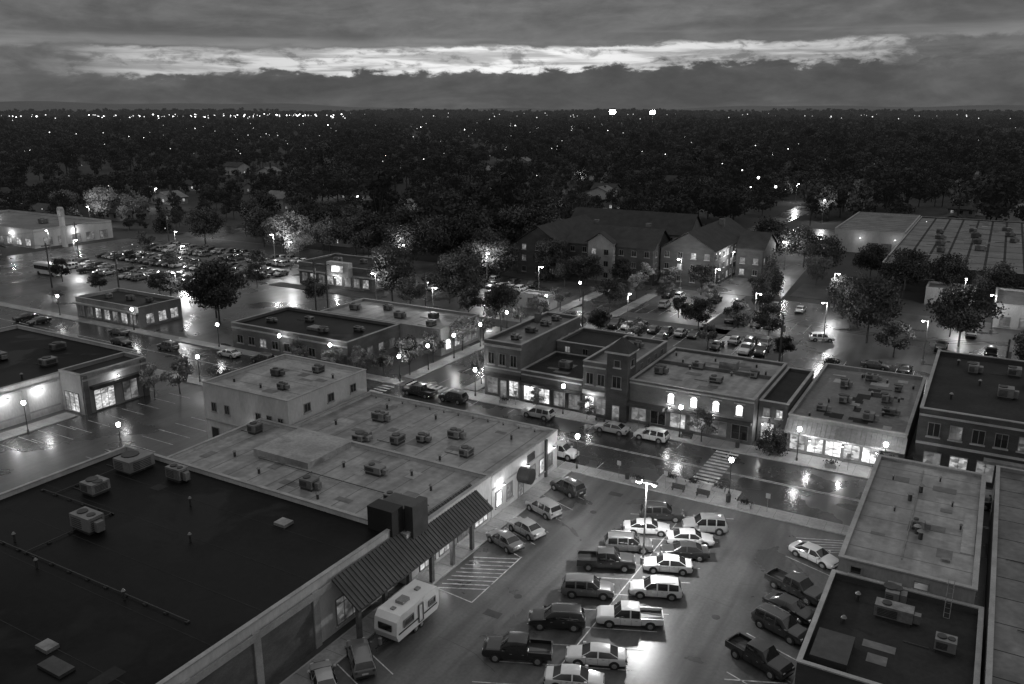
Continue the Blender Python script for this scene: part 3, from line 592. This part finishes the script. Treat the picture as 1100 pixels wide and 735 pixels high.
# ---------------------------------------------------------------- trees
def leafmat(n,v,haze=False):
    m,nt,b=newmat(n); N=nt.nodes;L=nt.links; oi=N.new("ShaderNodeObjectInfo"); r=N.new("ShaderNodeMapRange"); r.inputs[3].default_value=v*.5; r.inputs[4].default_value=v*1.5
    L.new(oi.outputs["Random"],r.inputs[0]); L.new(r.outputs[0],b.inputs["Base Color"]); b.inputs["Roughness"].default_value=.75; b.inputs["Specular IOR Level"].default_value=.15
    if haze: # haze painted into the leaves as glow that grows with distance
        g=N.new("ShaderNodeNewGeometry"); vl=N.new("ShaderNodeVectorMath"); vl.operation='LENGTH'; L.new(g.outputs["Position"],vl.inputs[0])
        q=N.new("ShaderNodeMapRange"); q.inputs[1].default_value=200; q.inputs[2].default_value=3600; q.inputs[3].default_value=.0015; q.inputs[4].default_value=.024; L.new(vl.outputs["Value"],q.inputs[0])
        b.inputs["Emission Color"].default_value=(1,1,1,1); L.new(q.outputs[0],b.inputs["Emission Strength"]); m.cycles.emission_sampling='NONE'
    return m
LF=[leafmat("foliage_dark",.03),leafmat("foliage_mid",.052),leafmat("foliage_light",.085)]
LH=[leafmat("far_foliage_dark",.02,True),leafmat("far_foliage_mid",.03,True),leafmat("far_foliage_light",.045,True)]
LA=[leafmat("autumn_foliage_dark",.1),leafmat("autumn_foliage_mid",.17),leafmat("autumn_foliage_light",.26)]
BARK=mat("bark",.06,.9)
def tree_mesh(name,R,H,nleaf,leaf,seed,mats=LF,lobes=16,conifer=False,trunk=True):
    g=np.random.default_rng(seed); mb=MB()
    tr=.035*H*.5
    mb.tube((0,0,0),(.1*g.normal(),.1*g.normal(),H*(.95 if conifer else .45)),tr,tr*(.15 if conifer else .6),BARK,7)
    C=[]
    if conifer:
        for i in range(lobes):
            t=(i+.5)/lobes; z=H*.12+t*H*.86; r=R*(1-t)**.85+.1; a=g.uniform(0,6.28)
            for k in range(max(2,int(5*(1-t)+1))):
                a+=2.1; C.append((r*.55*math.cos(a),r*.55*math.sin(a),z,r*.55,.35*r+.25))
    else:
        for i in range(lobes):
            a=g.uniform(0,6.28); u=g.uniform(-.85,1); rr=math.sqrt(max(0,1-u*u*.9))*g.uniform(.35,.82)
            c=(R*rr*math.cos(a),R*rr*math.sin(a),H*.60+u*H*.27); q=R*g.uniform(.22,.42); C.append((*c,q,q*.75))
            if trunk and i%2==0: mb.tube((0,0,H*.25+g.uniform(0,.15)*H),c[:3],tr*.4,tr*.1,BARK,5,False)
    V=[];F=[];M=[]
    w=np.array([c[3]**2 for c in C]); w/=w.sum(); cnt=(w*nleaf).astype(int)+3
    for ci,(c,n) in enumerate(zip(C,cnt)):
        d=g.normal(size=(n,3)); d/=np.linalg.norm(d,axis=1)[:,None]; rad=g.uniform(.4,1.22,n)[:,None]
        P=np.array(c[:3])+d*rad*np.array([c[3],c[3],c[4]])
        nn=d+g.normal(size=(n,3))*.7; nn/=np.linalg.norm(nn,axis=1)[:,None]
        t=np.cross(nn,g.normal(size=(n,3))); t/=np.linalg.norm(t,axis=1)[:,None]; b=np.cross(nn,t)
        s=(leaf*g.uniform(.6,1.3,n))[:,None]
        Q=np.stack([P-t*s,P-b*s*.6,P+t*s,P+b*s*.6],1).reshape(-1,3)
        o=len(mb.v)+len(V); V.extend(map(tuple,Q)); F+= [(o+4*i,o+4*i+1,o+4*i+2,o+4*i+3) for i in range(n)]
        tone=g.choice([0,1,1,2]); zz=d[:,2]; M+= [int(min(2,max(0,tone+(1 if z>.6 and g.random()<.5 else 0)))) for z in zz]  # upward leaves of a lobe often paler, light from above painted into tone
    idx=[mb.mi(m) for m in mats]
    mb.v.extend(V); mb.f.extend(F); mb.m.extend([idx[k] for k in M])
    return mb.mesh(name)
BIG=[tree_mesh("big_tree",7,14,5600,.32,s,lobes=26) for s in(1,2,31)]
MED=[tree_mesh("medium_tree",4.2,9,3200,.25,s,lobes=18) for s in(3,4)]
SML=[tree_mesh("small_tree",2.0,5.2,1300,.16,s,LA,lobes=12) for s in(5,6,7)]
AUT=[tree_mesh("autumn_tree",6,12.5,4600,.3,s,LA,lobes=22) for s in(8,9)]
CON=[tree_mesh("conifer_tree",2.6,9,1800,.22,10,conifer=True,lobes=12)]
def tree(kind,x,y,s=1.):
    me=random.choice(kind); nm=me.name.split('.')[0]
    o=bpy.data.objects.new(nm,me); o.location=(x,y,0); o.rotation_euler=(0,0,random.uniform(0,6.28)); o.scale=(s*random.uniform(.85,1.15),s*random.uniform(.85,1.15),s*random.uniform(.9,1.1)); COL.objects.link(o)
for x,y,s in [(-139,117.5,.95),(-144,121,.85),(-120.9,153,.95),(-103,155,1.),(-108,158,.75),(-18.7,170,.95),(-23,178,.75),(-17,217,.9),(-3.1,176,.9),(-38,231,.8),(-206,195,.95),(-228,190,.9),(-160,192,1.05),(-148,196,1.15),(-135,192,1.1),(-126,196,1.1),(-118,190,.9),(-170,198,1.1),(-112,187,.8),(-142,186,.9),(-216,204,1.),(-8,222,.8),(2,221,.7),(14,219,.9),(-100,194,.75),(-89,192,.65),(-55,243,1.),(-46,246,.9),(-123,214,1.2),(-122,228,1.2),(-134,205,1.2),(-224,212,1.1),(-27,236,.7),(-185,200,1.1),(-196,202,1.)]: tree(BIG,x,y,s)
for x,y,s in [(-186,188,1.15),(-176,193,1.),(-194,191,1.),(-305,206,1.2),(-292,210,1.05),(-318,215,1.1),(-5,183,.6),(-38,222,.65),(-113,200,.8),(-180,184,.7),(-332,208,1.)]: tree(AUT,x,y,s)
for x,y,s in [(-66,150,.65),(-50,163,.75),(-36,164,.75),(-30,149,.55),(-72,168,.9),(-90,152,.9),(-84.5,142,1.),(-60,196,.9),(-46,198,.85),(-80,194,.8),(-93,188,.8),(-24,190,.75),(-28,200,.8),(-13,162,.75),(8,165,.8),(-165,126,.7),(-133,140,.75),(-210,128,.65),(-190,125,.55),(-174,130,.6),(-232,170,.7),(-160,148,.75),(-8,106.3,.35),(14,180,.9),(-198,152,.6),(-180,168,.6),(-215,152,.55),(-95,146,.8),(-112,148,.8),(-44,170,.6),(-57,171,.55),(-43,185,.6),(-20,140,.5),(-2,147,.5),(-54,133,.6),(-66,133,.65),(-31,132,.5),(-87,114,.6),(-68.5,140,.6)]: tree(MED,x,y,s)
for x,y,s in [(-86.5,106.5,1.1),(-83.8,117,1.35),(-89.5,104.7,1.),(-69.9,111,1.2),(-69.9,118,1.2),(-69.9,126,1.1),(-83.5,126,1.4),(-83.8,134,1.4),(-70,136,1.1),(-30.8,105,.95),(-111,79.8,1.1),(-109,83,1.2),(-105,87.5,.9),(-96,104.8,1),(-104,104.8,.9),(-82.2,146,1.1),(-82.2,154,1.2),(-82.2,164,1.1),(-70.2,146,1.1),(-48,105,.8),(-56.5,105.2,.7),(-58,150,1.),(-44,150,1.),(-72,184,1.2),(-65,184,1.2),(-55,186,1.2),(-83,109,1.3),(-92,106,.9),(-96,196,1.2),(-76,198,1.2),(-70,201,1.3),(-88,196,1.1)]: tree(SML,x,y,s)
for x,y,s in [(-22.2,105.9,.55),(-20.9,106.2,.5),(-45,205,1.),(-47,212,1.1),(-262,200,1.2),(-115,186,1.),(-101,192,.9)]: tree(CON,x,y,s)
def forest():
    e=empty("forest",(0,0,0))
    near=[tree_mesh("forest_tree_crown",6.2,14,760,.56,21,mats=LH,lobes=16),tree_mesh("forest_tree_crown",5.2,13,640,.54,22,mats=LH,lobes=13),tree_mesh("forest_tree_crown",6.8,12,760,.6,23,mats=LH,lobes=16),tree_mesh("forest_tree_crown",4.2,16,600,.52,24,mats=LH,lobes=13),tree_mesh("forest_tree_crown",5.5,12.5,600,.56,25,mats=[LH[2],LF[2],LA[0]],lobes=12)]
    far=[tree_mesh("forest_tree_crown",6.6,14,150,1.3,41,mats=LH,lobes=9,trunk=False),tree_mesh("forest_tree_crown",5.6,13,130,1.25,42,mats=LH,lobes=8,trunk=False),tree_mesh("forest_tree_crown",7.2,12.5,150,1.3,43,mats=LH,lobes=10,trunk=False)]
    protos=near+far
    pts=[[] for _ in protos]
    r=175.
    while r<6200:
        s=8.3+r*.0072; n=int(r*1.36/s)
        for i in range(n):
            a=math.radians(-9)+1.36*(i+random.random())/n; rr=r+random.uniform(-.5,.5)*s; x=-rr*math.sin(a); y=rr*math.cos(a)
            if y<200 and x>-262: continue
            if -262<x<-232 and y<420: continue
            if -335<x<-262 and y<186: continue
            if -120<x<-44 and y<252: continue
            if x>-50 and y<342: continue
            if -70<x<-44 and y<335: continue
            if -83<x<-70 and y<420: continue
            if any((x-h[0])**2+(y-h[1])**2<100 for h in HOUSES): continue
            dens=math.sin(x*.011+1)*math.sin(y*.013)+math.sin(x*.031+y*.027)*.8+.5*math.sin(x*.07-y*.05)
            big=1.+.34*math.sin(x*.023+2)*math.sin(y*.019+1)+.16*math.sin(x*.06+y*.043)+.2*math.sin(x*.0043+y*.0021)
            if rr<1400 and dens<-.8 and random.random()<.8: continue
            if rr>=1400 and math.sin(x*.0031+1)*math.sin(y*.0027)<-.74 : continue
            k=random.choices(range(5),[3,3,3,3,.6])[0] if rr<900 else random.randint(5,7)
            sc=random.uniform(.6,1.2)*big
            if random.random()<.06: sc*=1.35
            pts[k].append((x,y,min(sc,1.8)*(1+max(0,rr-1200)/5500)))
        r+=s
    for k,(me,pl) in enumerate(zip(protos,pts)):
        V=[];F=[]
        for x,y,s in pl:
            t=random.uniform(0,6.28); h=s*.5*math.sqrt(2)
            o=len(V)
            for q in range(4): V.append((x+h*math.cos(t+q*math.pi/2),y+h*math.sin(t+q*math.pi/2),0))
            F.append((o,o+1,o+2,o+3))
        m=bpy.data.meshes.new("forest_points"); m.from_pydata(V,[],F); ob=bpy.data.objects.new("forest_stand",m); COL.objects.link(ob); ob.parent=e
        ob.instance_type='FACES'; ob.use_instance_faces_scale=True; ob.instance_faces_scale=1.; ob.show_instancer_for_render=False
        c=bpy.data.objects.new("tree_crown",me); COL.objects.link(c); c.parent=ob
forest()
def hills():
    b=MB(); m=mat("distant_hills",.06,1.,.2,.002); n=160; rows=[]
    q=m.node_tree.nodes["Principled BSDF"]; q.inputs["Emission Color"].default_value=(1,1,1,1); q.inputs["Emission Strength"].default_value=.028; m.cycles.emission_sampling='NONE'  # faint even glow paints distance haze into the hill material
    for r,base in ((6300,0),(7600,22),(9000,44),(10500,0)):
        R=[]
        for i in range(n):
            a=math.radians(-20+105*i/(n-1)); h=base
            if base:
                h+= (18*math.sin(a*7+1)+9*math.sin(a*23+r)+5*math.sin(a*51))*(base/44)+ (28 if base>40 else 8)*max(0,min(1,(math.degrees(a)-28)/20))
            R.append((-r*math.sin(a),r*math.cos(a),max(h,-2)-1))
        rows.append(R)
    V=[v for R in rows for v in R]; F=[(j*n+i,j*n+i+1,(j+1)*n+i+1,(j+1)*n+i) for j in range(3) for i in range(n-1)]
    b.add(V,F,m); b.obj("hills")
hills()
# ---------------------------------------------------------------- lights
def add_light(parent,loc,e,r=.2):
    l=bpy.data.lights.new("lamp_light",'POINT'); l.energy=e; l.shadow_soft_size=r; o=bpy.data.objects.new("light",l); o.parent=parent; o.location=loc; COL.objects.link(o)
def globe_lamp(x,y,e=700,h=4.2):
    p=empty("street_lamp",(x,y,0)); b=MB()
    b.tube((0,0,.0),(0,0,.5),.16,.12,METALD,10); b.tube((0,0,.5),(0,0,h-.2),.07,.05,METALD,8); b.tube((0,0,h-.2),(0,0,h-.05),.14,.14,METALD,8); b.ball((0,0,h+.25),.27,BULB,10,6,1.2); b.tube((0,0,h+.56),(0,0,h+.68),.13,.02,METALD,8)
    o=b.obj("pole",None,(0,0,0)); o.parent=p
    add_light(p,(0,0,h+.25),e,.3)
def lot_lamp(x,y,e=3500,h=9.,heads=2,rot=0,name="parking_lot_lamp"):
    p=empty(name,(x,y,0)); p.rotation_euler=(0,0,math.radians(rot)); b=MB()
    b.tube((0,0,0),(0,0,.8),.3,.3,CONC,12); b.tube((0,0,.8),(0,0,h),.11,.07,METAL,8)
    for s in ((1,-1) if heads==2 else (1,)):
        b.tube((0,0,h-.15),(s*.7,0,h-.05),.04,.04,METAL,6); b.box(min(s*.5,s*1.1),max(s*.5,s*1.1),-.2,.2,h-.1,h+.08,METALD); b.box(min(s*.56,s*1.05),max(s*.56,s*1.05),-.16,.16,h-.16,h-.102,BULB); b.ball((s*.8,0,h-.2),.22,BULB,10,5,.6)
    o=b.obj("pole",None,(0,0,0)); o.parent=p
    add_light(p,(0,0,h-.5),e,.6)
lot_lamp(-26,71.2,7500)
for x,y in [(-41.7,88.6),(-95,62.5),(-113.8,61.2),(-18.2,105),(-34,105.2),(-52,105.2),(-67.6,105.5),(-8,105),(-82.4,105.4),(-82,113),(-82,121),(-82,130),(-69.6,114.5),(-69.6,124),(-82.6,141),(-70,141),(-82.6,158),(-111,88.6),(-97,105),(-109,105),(-125,105),(-150,105),(-175,105),(-23,91),(-82.6,175)]: globe_lamp(x,y,(1700 if y>104 and x<-66 else 900) if -90<x<-7 else 520)
for x,y,e in [(-62,154,2500),(-40,168,2500),(-30,198,2600),(-4,205,2600),(-26,166,1800),(-55,190,2200),(-190,150,3000),(-215,168,3000),(-170,170,3000),(-225,142,3000),(-112,181,4000),(-92,172,2200),(-120,146,2200),(-8,160,1600),(-66,198,2200),(-250,150,2800),(-262,120,2800),(-58,215,2200),(-160,124,2000),(-236,200,3000),(-100,140,1800),(2,190,1600),(-298,196,4000),(-184,178,3500),(-50,240,2500),(-140,182,3500)]: lot_lamp(x,y,e,8.,1,random.choice([0,90,180]))  # lamps by the far-left autumn trees and back road added to brighten them
for x,y,e in [(-130,262,4000),(-175,240,3500),(-230,270,3000),(-300,330,3000),(-60,350,2500),(-120,380,2500),(-200,420,3000),(-330,250,3500),(-85,420,3000),(-350,190,3000)]: lot_lamp(x,y,e,9.,1,random.choice([0,90,180]),"street_lamp_post")
def wall_light(x,y,z,e):
    p=empty("wall_lamp",(x,y,z)); b=MB(); b.box(-.12,.12,-.1,.12,-.06,.1,METALD); b.box(-.1,.1,-.08,.1,-.1,-.062,BULB); o=b.obj("housing",None,(0,0,0)); o.parent=p; add_light(p,(0,0,-.25),e,.1)
for x,y,z,e in [(-117.3,66,4.4,200),(-117.3,56,4.4,200),(-117.3,61,4.4,170),(-112.3,75,4.9,140),(-90.0,79,5,60),(-43.4,73.4,3.8,120),(-43.4,79,3.9,80),(-43.4,85.5,3.8,80),(-42.6,60,2.9,80),(-42.6,66,2.9,80),(-23.5,107.9,3.2,140),(-58,105.9,3.,170),(-13,106.0,2.8,190),(-17,106.0,2.8,170),(-9,106.0,2.8,130),(-80,71.4,4,50),(-141,156,3.2,260),(-36,106.2,3.8,80),(-30,106.2,3.8,80),(-26,278.8,5.,70),(-36,278.8,5.,90),(-280,155,4.5,300),(-267,170,4.5,300),(-280.4,138,4.5,400),(-48,106,3.3,110)]: wall_light(x,y,z,e)
def farlights():
    b=MB()
    def at(deg,dist,h,r,m):
        a=math.radians(deg); b.ball((-dist*math.sin(a),dist*math.cos(a),h),r,m,6,4)
    for k in range(110):
        a=random.uniform(41,53.5) if k<85 else random.uniform(53,61); at(a,random.uniform(2200,2900),random.uniform(19,25),random.uniform(.5,1.8),FAR if random.random()<.6 else FAR2)
    for k in range(280):
        d=random.uniform(250,1900); a=random.uniform(-6,64); at(a,d,random.uniform(7,15) if d>500 else random.uniform(4,9),d*.00033*random.uniform(.4,1.5),FAR if random.random()<.22 else FAR2)
    for k in range(80): at(random.uniform(0,62),random.uniform(1900,3200),random.uniform(18,25),random.uniform(.5,1.4),FAR2)
    for k in range(26): at(random.uniform(12,22),random.uniform(380,1200),random.uniform(9,13),random.uniform(.2,.7),FAR)
    b.obj("distant_town_lights")
farlights()
def stadium(a,d,h,r=1.):
    a=math.radians(a); x,y=-d*math.sin(a),d*math.cos(a); p=empty("stadium_light",(x,y,0)); b=MB()
    b.tube((0,0,0),(0,0,h),.5,.3,METAL,8)
    for i in range(4):
        w=5.-abs(i-1.5)*1.2
        b.box(-w,w,-.4,-.2,h-2.4+i*1.8,h-2.3+i*1.8,METALD)
        k=int(w/.95)
        for j in range(k): b.ball((-w+.5+j*(2*w-1)/(k-1),-.6,h-2.+i*1.8),r,STAD,8,5)
    o=b.obj("tower",None,(0,0,0)); o.parent=p; o.rotation_euler=(0,0,a)
stadium(23.4,1500,36,1.1); stadium(20.8,1500,35,.7)
# ---------------------------------------------------------------- street furniture
def sign_pylon():
    p=empty("sign_pylon",(-263,163,0)); b=MB(); b.box(-1.,1.,-.4,.4,0,13,WHITEWALL); b.box(-1.2,1.2,-.5,.5,10,12.6,LIGHTROOF); b.box(-1.0,1.0,-.54,-.502,10.3,12.3,DIMW); o=b.obj("pylon",None,(0,0,0)); o.parent=p
sign_pylon()
def misc():
    for x,y in [(-36,88.6),(-30,88.6),(-18,88.6),(-60,105),(-40,105),(-12,105),(-90,88.6)]:
        b=MB(); b.tube((0,0,.13),(0,0,2.4),.03,.03,METAL,6); b.box(-.25,.25,-.035,-.02,1.8,2.4,LIGHTROOF); b.obj("traffic_sign",o=(0,0,0)).location=(x,y,0)
    for x,y in [(-28.5,88.8),(-25.5,88.8),(-33,105.3),(-46,105.3)]:
        b=MB(); b.box(-.8,.8,-.2,.25,.42,.48,BRICKD); b.box(-.8,.8,.22,.28,.5,.9,BRICKD)
        for s in(-.65,.65): b.box(s-.04,s+.04,-.18,.24,.13,.42,METALD)
        b.obj("park_bench",o=(0,0,0)).location=(x,y,0)
    g=np.random.default_rng(4)
    for x,y in [(-30.2,91),(-27.3,91),(-24.3,91.2),(-33.5,88.5),(-20.5,88.5),(-62,105),(-38.2,105.1),(-14,105.1)]:
        b=MB(); b.box(-.7,.7,-.4,.4,.13,.6,STONE)
        for k in range(120):
            p=g.normal(size=3)*[.4,.2,.15]+[0,0,.8]; t=g.normal(size=3); t/=np.linalg.norm(t); u=np.cross(t,g.normal(size=3)); u/=np.linalg.norm(u); b.quad([tuple(p-t*.12),tuple(p-u*.08),tuple(p+t*.12),tuple(p+u*.08)],LF[k%3])
        b.obj("planter",o=(0,0,0)).location=(x,y,0)
    for x,y in [(-35,88.9),(-22.5,88.9),(-55,105.4),(-26,105.4)]:
        b=MB(); b.tube((0,0,.13),(0,0,1.0),.26,.3,METALD,10); b.tube((0,0,1.0),(0,0,1.15),.32,.15,METALD,10); b.obj("litter_bin",o=(0,0,0)).location=(x,y,0)
    lines=[([(-130,137),(-100,137.5),(-64,137),(-28,137),(4,138)],True),([(-236,120),(-236,150),(-236,182),(-236,215),(-236,250)],False),([(-232,124),(-205,122),(-178,122),(-150,128),(-126,136.5)],True)]
    for line,ax in lines:
        for (x,y) in line:
            b=MB(); b.tube((0,0,0),(0,0,11.5),.2,.14,BARK,7)
            b.box(*( (-.07,.07,-1.2,1.2) if ax else (-1.2,1.2,-.07,.07)),10.6,10.78,BARK); b.tube((.3,0,8.6),(.3,0,9.7),.24,.24,METAL,8); b.obj("utility_pole",o=(0,0,0)).location=(x,y,0)
        w=MB()
        for (p,q) in zip(line,line[1:]):
            for s in(-1.,0,1.):
                pr=None
                for k in range(9):
                    t=k/8; z=10.8-.9*4*t*(1-t); c=(p[0]+(q[0]-p[0])*t+(0 if ax else s),p[1]+(q[1]-p[1])*t+(s if ax else 0),z)
                    if pr: w.tube(pr,c,.025,.025,BLACK,4,False)
                    pr=c
        w.obj("power_lines")
misc()
# ---------------------------------------------------------------- sky
W=bpy.data.worlds.new("World"); S.world=W; W.use_nodes=True; nt=W.node_tree; N=nt.nodes; L=nt.links; N.clear()
def M(op,a,b=None,c=None):
    n=N.new("ShaderNodeMath"); n.operation=op
    for i,v in enumerate((a,b,c)):
        if v is None: continue
        if isinstance(v,(int,float)): n.inputs[i].default_value=v
        else: L.new(v,n.inputs[i])
    return n.outputs[0]
def MR(v,a,b,c,d,smooth=True):
    n=N.new("ShaderNodeMapRange"); n.interpolation_type='SMOOTHSTEP' if smooth else 'LINEAR'; L.new(v,n.inputs[0])
    for i,k in enumerate((a,b,c,d)): n.inputs[i+1].default_value=k
    return n.outputs[0]
tc=N.new("ShaderNodeTexCoord"); sp=N.new("ShaderNodeSeparateXYZ"); L.new(tc.outputs["Generated"],sp.inputs[0])
el=sp.outputs[2]; az=M('ARCTAN2',sp.outputs[0],sp.outputs[1])
def noise(kx,ky,off,det=7,rough=.6,dist=0.):
    cb=N.new("ShaderNodeCombineXYZ"); L.new(M('MULTIPLY',az,kx),cb.inputs[0]); L.new(M('MULTIPLY',el,ky),cb.inputs[1]); cb.inputs[2].default_value=off
    n=N.new("ShaderNodeTexNoise"); n.inputs["Scale"].default_value=1; n.inputs["Detail"].default_value=det; n.inputs["Roughness"].default_value=rough; n.inputs["Distortion"].default_value=dist; L.new(cb.outputs[0],n.inputs["Vector"]); return n.outputs[0]
n1=noise(7,22,1.3,4,.5); n2=noise(28,70,4.1,8,.62,.3); n3=noise(5,22,7.7,7,.6,.5); n4=noise(2.4,60,2.2,5,.5); n5=noise(60,130,9.9,5,.6)
elt=M('SUBTRACT',el,M('MULTIPLY',M('ADD',az,.6),.014))
elu=M('ADD',elt,M('ADD',M('MULTIPLY',M('SUBTRACT',n1,.5),.02),M('MULTIPLY',M('SUBTRACT',n2,.5),.016)))
ell=M('ADD',elt,M('ADD',M('MULTIPLY',M('SUBTRACT',n1,.5),-.034),M('ADD',M('MULTIPLY',M('SUBTRACT',n2,.5),.034),M('MULTIPLY',M('SUBTRACT',n5,.5),.013))))
up=MR(elu,.0615,.066,1,0); lo=MR(ell,.0375,.0435,0,1)
azm=M('MULTIPLY',MR(az,-1.03,-.9,0,1),MR(M('ADD',az,M('MULTIPLY',M('SUBTRACT',n2,.5),.3)),-.16,-.08,1,0))
band=M('MULTIPLY',M('MULTIPLY',up,lo),azm)
core=MR(az,-.95,-.55,.5,1.); core=M('MULTIPLY',core,MR(az,-.5,-.12,1.,.5))
streak=M('MULTIPLY',MR(noise(9,120,5.5,6,.6,.4),.36,.6,.4,1),MR(n2,.34,.5,.35,1))
band=M('MULTIPLY',band,M('MULTIPLY',core,streak))
wisp=M('MULTIPLY',MR(elu,.068,.084,1,0),MR(elu,.062,.067,0,1)); wisp=M('MULTIPLY',wisp,MR(n4,.42,.6,.02,.1))
base=MR(n3,.3,.7,.075,.15); base=M('MULTIPLY',base,MR(n2,.3,.7,.86,1.14))
base=M('MULTIPLY',base,MR(ell,.030,.055,.64,1.0))
base=M('MULTIPLY',base,MR(el,.0,.03,1.15,1.0))
zen=MR(el,.12,.9,0,.38)
sky=N.new("ShaderNodeTexSky"); sky.sky_type='NISHITA'; sky.sun_disc=False; sky.sun_elevation=math.radians(1.5); sky.sun_rotation=math.radians(-30)
bw=N.new("ShaderNodeRGBToBW"); L.new(sky.outputs[0],bw.inputs[0]); nis=M('MINIMUM',M('MULTIPLY',bw.outputs[0],.02),.03)
tot=M('ADD',M('ADD',base,zen),M('ADD',M('MULTIPLY',band,.8),M('ADD',wisp,nis)))
below=MR(el,-.02,-.005,.1,1)
tot=M('MULTIPLY',tot,below)
bg=N.new("ShaderNodeBackground"); L.new(tot,bg.inputs[0]); bg.inputs[1].default_value=1.; out=N.new("ShaderNodeOutputWorld"); L.new(bg.outputs[0],out.inputs[0])
sl=bpy.data.lights.new("sun",'SUN'); sl.energy=.08; sl.angle=math.radians(20); so=bpy.data.objects.new("sun",sl); COL.objects.link(so)
so.rotation_euler=(math.radians(82),0,math.radians(180+30))
# ---------------------------------------------------------------- camera
cd=bpy.data.cameras.new("camera"); cam=bpy.data.objects.new("camera",cd); COL.objects.link(cam); S.camera=cam
cd.sensor_width=36; cd.lens=29.45; cd.clip_end=30000; cd.clip_start=1
cam.location=(0,0,44); cam.rotation_euler=(math.radians(90-15.64),0,math.radians(30))
S.view_settings.view_transform='Standard'; S.view_settings.look='None'; S.view_settings.exposure=0
